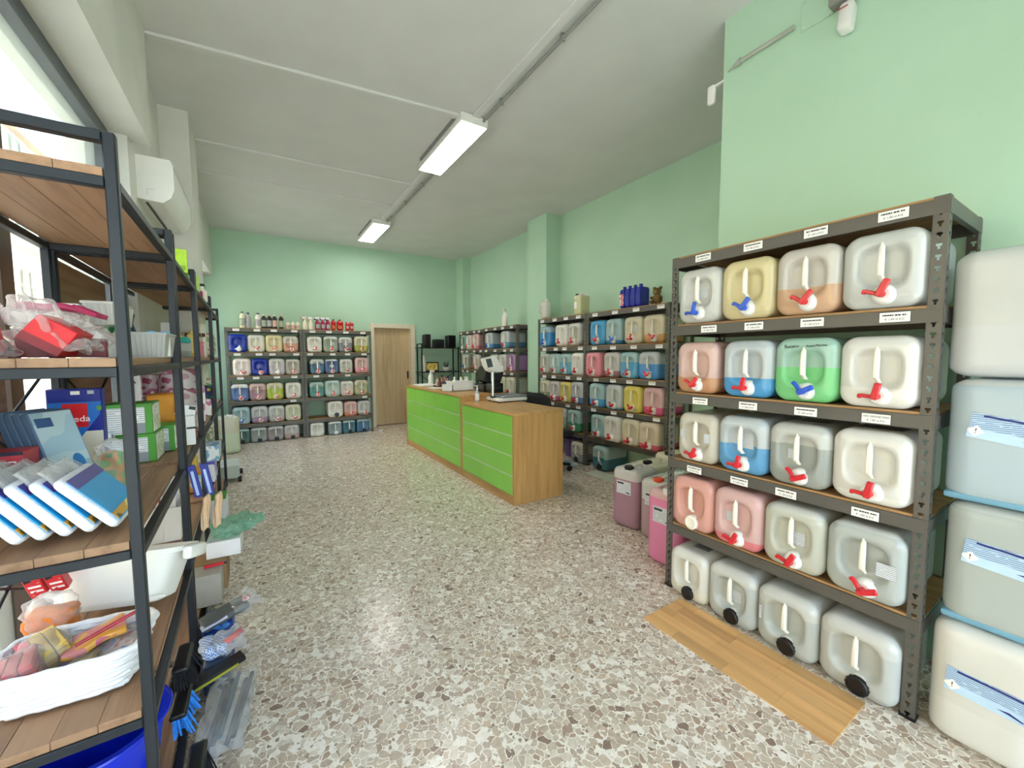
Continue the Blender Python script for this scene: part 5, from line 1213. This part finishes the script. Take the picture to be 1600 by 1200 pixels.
    # cloth packs hung at the second frame
    for i in range(2):
        t = thing('hanging_cloth', f'beige cloth under a blue header card hung on the frame, {["inner", "outer"][i]} one', 'cloth pack', (-.283+.028*i, 2.20-.02*i+.0, .66))
        t.location = (-.246+.042*i, 2.19+.012*i, .67); m = TR(0, 0, .15, 0, -.16, .0)
        G().box(-.014, -.006, 0, .014, .006, .145, .002, m).build('header_card', NAV, t)
        G().box(-.006, -.0068, .01, .004, -.006, .12, 0, m).build('card_stripe', pm('pale_card_print', '#a9bfe8', .4), t, smooth=False)
        G().rbox(.030, .045, .155, (.012, .012, .02), 12, TR(.012, 0, 0, 0, .1, 0), lambda p: Vector((.0015*math.sin(p.z*60+p.y*90), .006*math.sin(p.x*380+p.z*20), .006*math.sin(p.x*200)))).build('cloth', pm('beige_cloth', '#e2c3a0', .9, .06, 40), t)
        G().box(-.003, -.004, .29, .003, .004, .315, 0, TR(-.022, 0, 0)).build('hanger', BLACKP, t)
    t = pouch('breadstick_pack', 'blue and orange printed bag on the third rack', 'bag', (-.40, 3.36, zD), (.12, .20, .17), patches('snack_print', ['#dfe8f0', '#c98a3a', '#a8cce0', '#e8e4e0'], 12))
    carton('blue_print_box', 'pale blue printed box jutting over the rack edge', 'box', (-.335, 3.62, zD+.15), (.13, .22, .11), patches('pale_blue_print', ['#cfe0ee', '#7fa8cc', '#e8eef2', '#b4c8d8'], 14), (0, 0, .0))
    carton('violet_box', 'white and violet box under the pale blue one', 'box', (-.36, 3.62, zD), (.12, .20, .148), patches('violet_white_print', ['#e6e4ec', '#5a4ab0', '#dcdce4', '#d8d4e4'], 11))
    carton('yellow_pack', 'yellow and white pack above the printed bag', 'pack', (-.42, 3.36, zD+.182), (.10, .18, .085), patches('yellow_white_print', ['#e8cf6a', '#ece4d8', '#d8b84a', '#c98a5a'], 12))
    # ---- bottom shelf and floor
    def basin(lab, x, y, z, r, h, mat, tilt=(0, 0, 0)):
        t = thing('wash_basin', lab, 'basin', (x, y, z)); m = TR(0, 0, 0, *tilt)
        G().lathe([(r*.72, 0), (r*.76, .006), (r*.97, h-.012), (r*1.05, h-.008), (r*1.05, h), (r*.95, h), (r*.73, .012), (0, .012)], 36, m).build('basin_body', mat, t)
        G().tube([tuple(m @ Vector((r*1.05*math.cos(2*PI*i/36), r*1.05*math.sin(2*PI*i/36), h-.004))) for i in range(36)], .006, 6, True).build('rim', pm('pale_blue_rim', '#8fb4f0', .3) if 'light' in lab else mat, t)
    RB = pm('royal_blue_plastic', '#1030d0', .25, .05); LB = pm('light_blue_plastic', '#1f8af0', .25, .05)
    basin('large bright blue wash basin on the bottom shelf', -.445, 1.575, zE+.001, .158, .255, RB)
    # brushes and bags hanging out over the aisle at the foot of the first rack
    BRB = pm('blue_bristle', '#2f8ae8', .7, .2, 80); BRK = pm('black_bristle', '#121218', .9, .2, 80)
    def brush(lab, x, y, z, mat, n=26, L=.09, back=BLACKP, up=.0):
        t = thing('scrub_brush', lab, 'brush', (x, y, z)); G().rbox(.05, .16, .022, .009, 8, TR(0, 0, L*.8)).build('brush_back', back, t)
        g = G(); r = random.Random(lab)
        for i in range(n*3):
            a, b = r.uniform(-.02, .02), r.uniform(-.07, .07); g.cyl((a, b, L*.82), (a*1.9+.012, b*1.15, 0+r.uniform(0, .01)), .0032, .0022, n=5)
        o = g.build('bristles', mat, t); o['kind'] = 'stuff'
    brush('blue bristle brush at the foot of the near post', -.285, 1.78, 0.12, BRB); brush('black bristle brush above the blue one', -.285, 1.86, .23, BRK); brush('black bristle brush lowest by the near post', -.225, 1.575, .004, BRK, 34, .13)
    t = thing('broom_bundle', 'bundle of grey broom handles in clear film lying at the rack foot', 'handles', (-.155, 1.865, .014))
    for i in range(5): G().cyl((-.06+.02*i, -.16, .02+.018*(i % 3)), (-.02+.024*i, .14, .03+.018*(i % 3)), .0085, n=8).build('stick', [pm('slate_grey', '#4a4c5c', .4), BLACKP, pm('dark_teal', '#2f5a6a', .4)][i % 3], t)
    film(t, (.0, -.02, 0), (.15, .36, .10), (0, 0, -.1), 40, .010)
    t = thing('black_strip', 'black wrapped squeegee with yellow stripe over the handles', 'squeegee', (-.235, 2.02, .14)); t.location = (-.20, 1.985, .125)
    G().box(-.10, -.03, 0, .10, .03, .022, .004, TR(0, 0, 0, 0, -.12, .35)).build('blade', BLACKP, t); G().box(-.095, -.034, .002, .07, -.029, .012, 0, TR(0, 0, 0, 0, -.12, .35)).build('yellow_stripe', pm('olive_yellow', '#9a9a2a', .5), t, smooth=False)
    t = thing('mop_head', 'blue and white checked mop cloth with red grip', 'mop', (-.262, 2.10, .16)); t.location = (-.225, 2.10, .150)
    kk = NT('blue_check'); ch = kk.n('TexChecker'); ch.inputs['Scale'].default_value = 130; ch.inputs[1].default_value = c('#dfe6f4'); ch.inputs[2].default_value = c('#5a86d0'); kk.l(kk.coord(), ch.inputs['Vector']); kk.l(ch.outputs[0], kk.p.inputs['Base Color'])
    G().rbox(.09, .12, .055, .02, 10, TR(0, 0, 0, 0, .2, .2), crumple(.004, 60)).build('mop_cloth', kk.m, t); G().cyl((.035, -.02, .03), (.11, .02, .055), .016, .013, n=12).build('grip', pm('scarlet', '#d8202c', .35), t); film(t, (.06, 0, -.004), (.13, .11, .075), (0, -.1, .2), 55, .006)
    t = thing('grey_bag', 'grey bag in clear film with white card, sticking into the aisle', 'bag', (-.245, 2.30, .20)); t.location = (-.185, 2.28, .203)
    G().rbox(.19, .11, .03, .012, 10, TR(.0, 0, 0, 0, -.2, .3), crumple(.003, 50)).build('contents', pm('dark_grey_cloth', '#55585a', .7), t); G().box(-.10, -.06, .02, .0, -.02, .026, 0, TR(0, 0, 0, 0, -.2, .3)).build('card', pm('pale_violet_card', '#d4d4ee', .5), t, smooth=False)
    film(t, (.085, .02, .015), (.11, .12, .05), (0, -.45, .3), 60, .009); G().rbox(.035, .03, .02, .008, 6, TR(.085, .01, .045)).build('red_tag', patches('red_white_tag', ['#d83a5a', '#f2e4e4', '#c8284a', '#ffffff'], 60), t)
    t = thing('support_block', 'blue wrapped packs piled at the foot of the second frame', 'packs', (-.215, 2.33, 0)); G().rbox(.12, .16, .185, .02, 8).build('contents', patches('blue_pack_print', ['#1f5ac0', '#2f86d8', '#183a9a', '#4aa0e0'], 14), t)
    t = thing('blue_stack', 'small blue packs lying under the mop cloth', 'packs', (-.205, 2.10, 0)); G().rbox(.10, .14, .143, .02, 8).build('contents', pm('dull_blue_pack', '#3a4a6a', .5, .2), t)
    t = thing('black_pack', 'dark packet under the squeegee', 'packet', (-.315, 1.95, zE+.001)); G().rbox(.05, .10, .115, .015, 8).build('contents', BLACKP, t)
    carton('cardboard_box', 'brown cardboard box under the white net box', 'box', (-.28, 2.88, zE), (.15, .22, .165), pm('kraft_card', '#9a7a56', .7), (0, 0, 0))
    t = carton('white_net_box', 'low white box holding green netting, jutting into the aisle', 'box', (-.215, 2.915, .27), (.165, .20, .095), WHT, (0, 0, -.04))
    NETM = clearmat('green_net_film', '#cdeede', .2, .25, .4)
    t = thing('green_netting', 'crumpled green netting bag spilling from the white box', 'netting', (-.175, 2.93, .382)); film(t, (0, 0, 0), (.20, .20, .06), (0, -.1, .2), 60, .012, 'net_bag', NETM); film(t, (.08, .05, .0), (.14, .12, .04), (0, -.1, .6), 70, .010, 'net_end', NETM)
    t = thing('red_marker', 'red marker lying beside the wash tub handle', 'marker', (-.27, 2.66, .30)); t.location = (-.262, 2.70, zE+.17); G().cyl((-.04, 0, .01), (.05, 0, .012), .009, n=10).build('marker_body', REDP, t); G().cyl((.05, 0, .012), (.062, 0, .012), .007, n=10).build('marker_cap', BLACKP, t)
    carton('filler_box', 'grey card box under the red marker', 'box', (-.285, 2.68, zE), (.13, .14, .168), pm('grey_card', '#a8a49a', .7))
    t = thing('sweet_wrapper', 'tiny violet and yellow wrapper on the floor', 'wrapper', (-.145, 1.74, .0)); G().rbox(.02, .014, .008, .003, 5, None, crumple(.0015, 300)).build('wrapper_body', patches('wrapper_print', ['#7a4ab8', '#e0c83a', '#8a5ac8', '#f0e0a0'], 60), t)
    # far racks: a few more goods low down
    carton('grey_crate', 'pale grey wheeled crate at the end of the window racks', 'crate', (-.40, 5.72, .05), (.30, .42, .14), pm('pale_grey_plastic', '#c4c9be', .5), (0, 0, .05))
    for (x, y) in ((-.20, 4.86), (-.20, 5.24)):
        G().cyl((x+.36-.02, y-5.05, -.018), (x+.36+.015, y-5.05, -.018), .032, n=16).build('wheel', BLACKP, bpy.data.objects['grey_crate'])
    carton('green_white_box', 'white box with green lid on the bottom shelf of the third rack', 'box', (-.35, 4.0, zE), (.16, .24, .20), WHT, (0, 0, 0), [('t', 0, 0, 1, 1, GRN)])
    for i, y in enumerate((3.35, 3.65)):
        carton('storage_box', f'plain grey storage box on the bottom shelf, {["nearer", "farther"][i]} one', 'box', (-.48, y, zE), (.22, .26, .24), pm('storage_grey', '#b4b6ae', .6))
    for i, (y, z) in enumerate(((4.62, zD), (4.95, zD), (4.95, zC), (5.2, zB))):
        pouch('mixed_pack', ['patterned refill pack on the low shelf of the last rack', 'second patterned refill pack on the low shelf of the last rack', 'patterned refill pack at mid height of the last rack', 'patterned refill pack at eye height of the last rack'][i], 'pack', (-.46, y, z), (.16, .20, .24), patches('mixed_print', ['#c9c4b0', '#8a9a7a', '#d8d4c8', '#a88a6a'], 14))
shelf_goods()
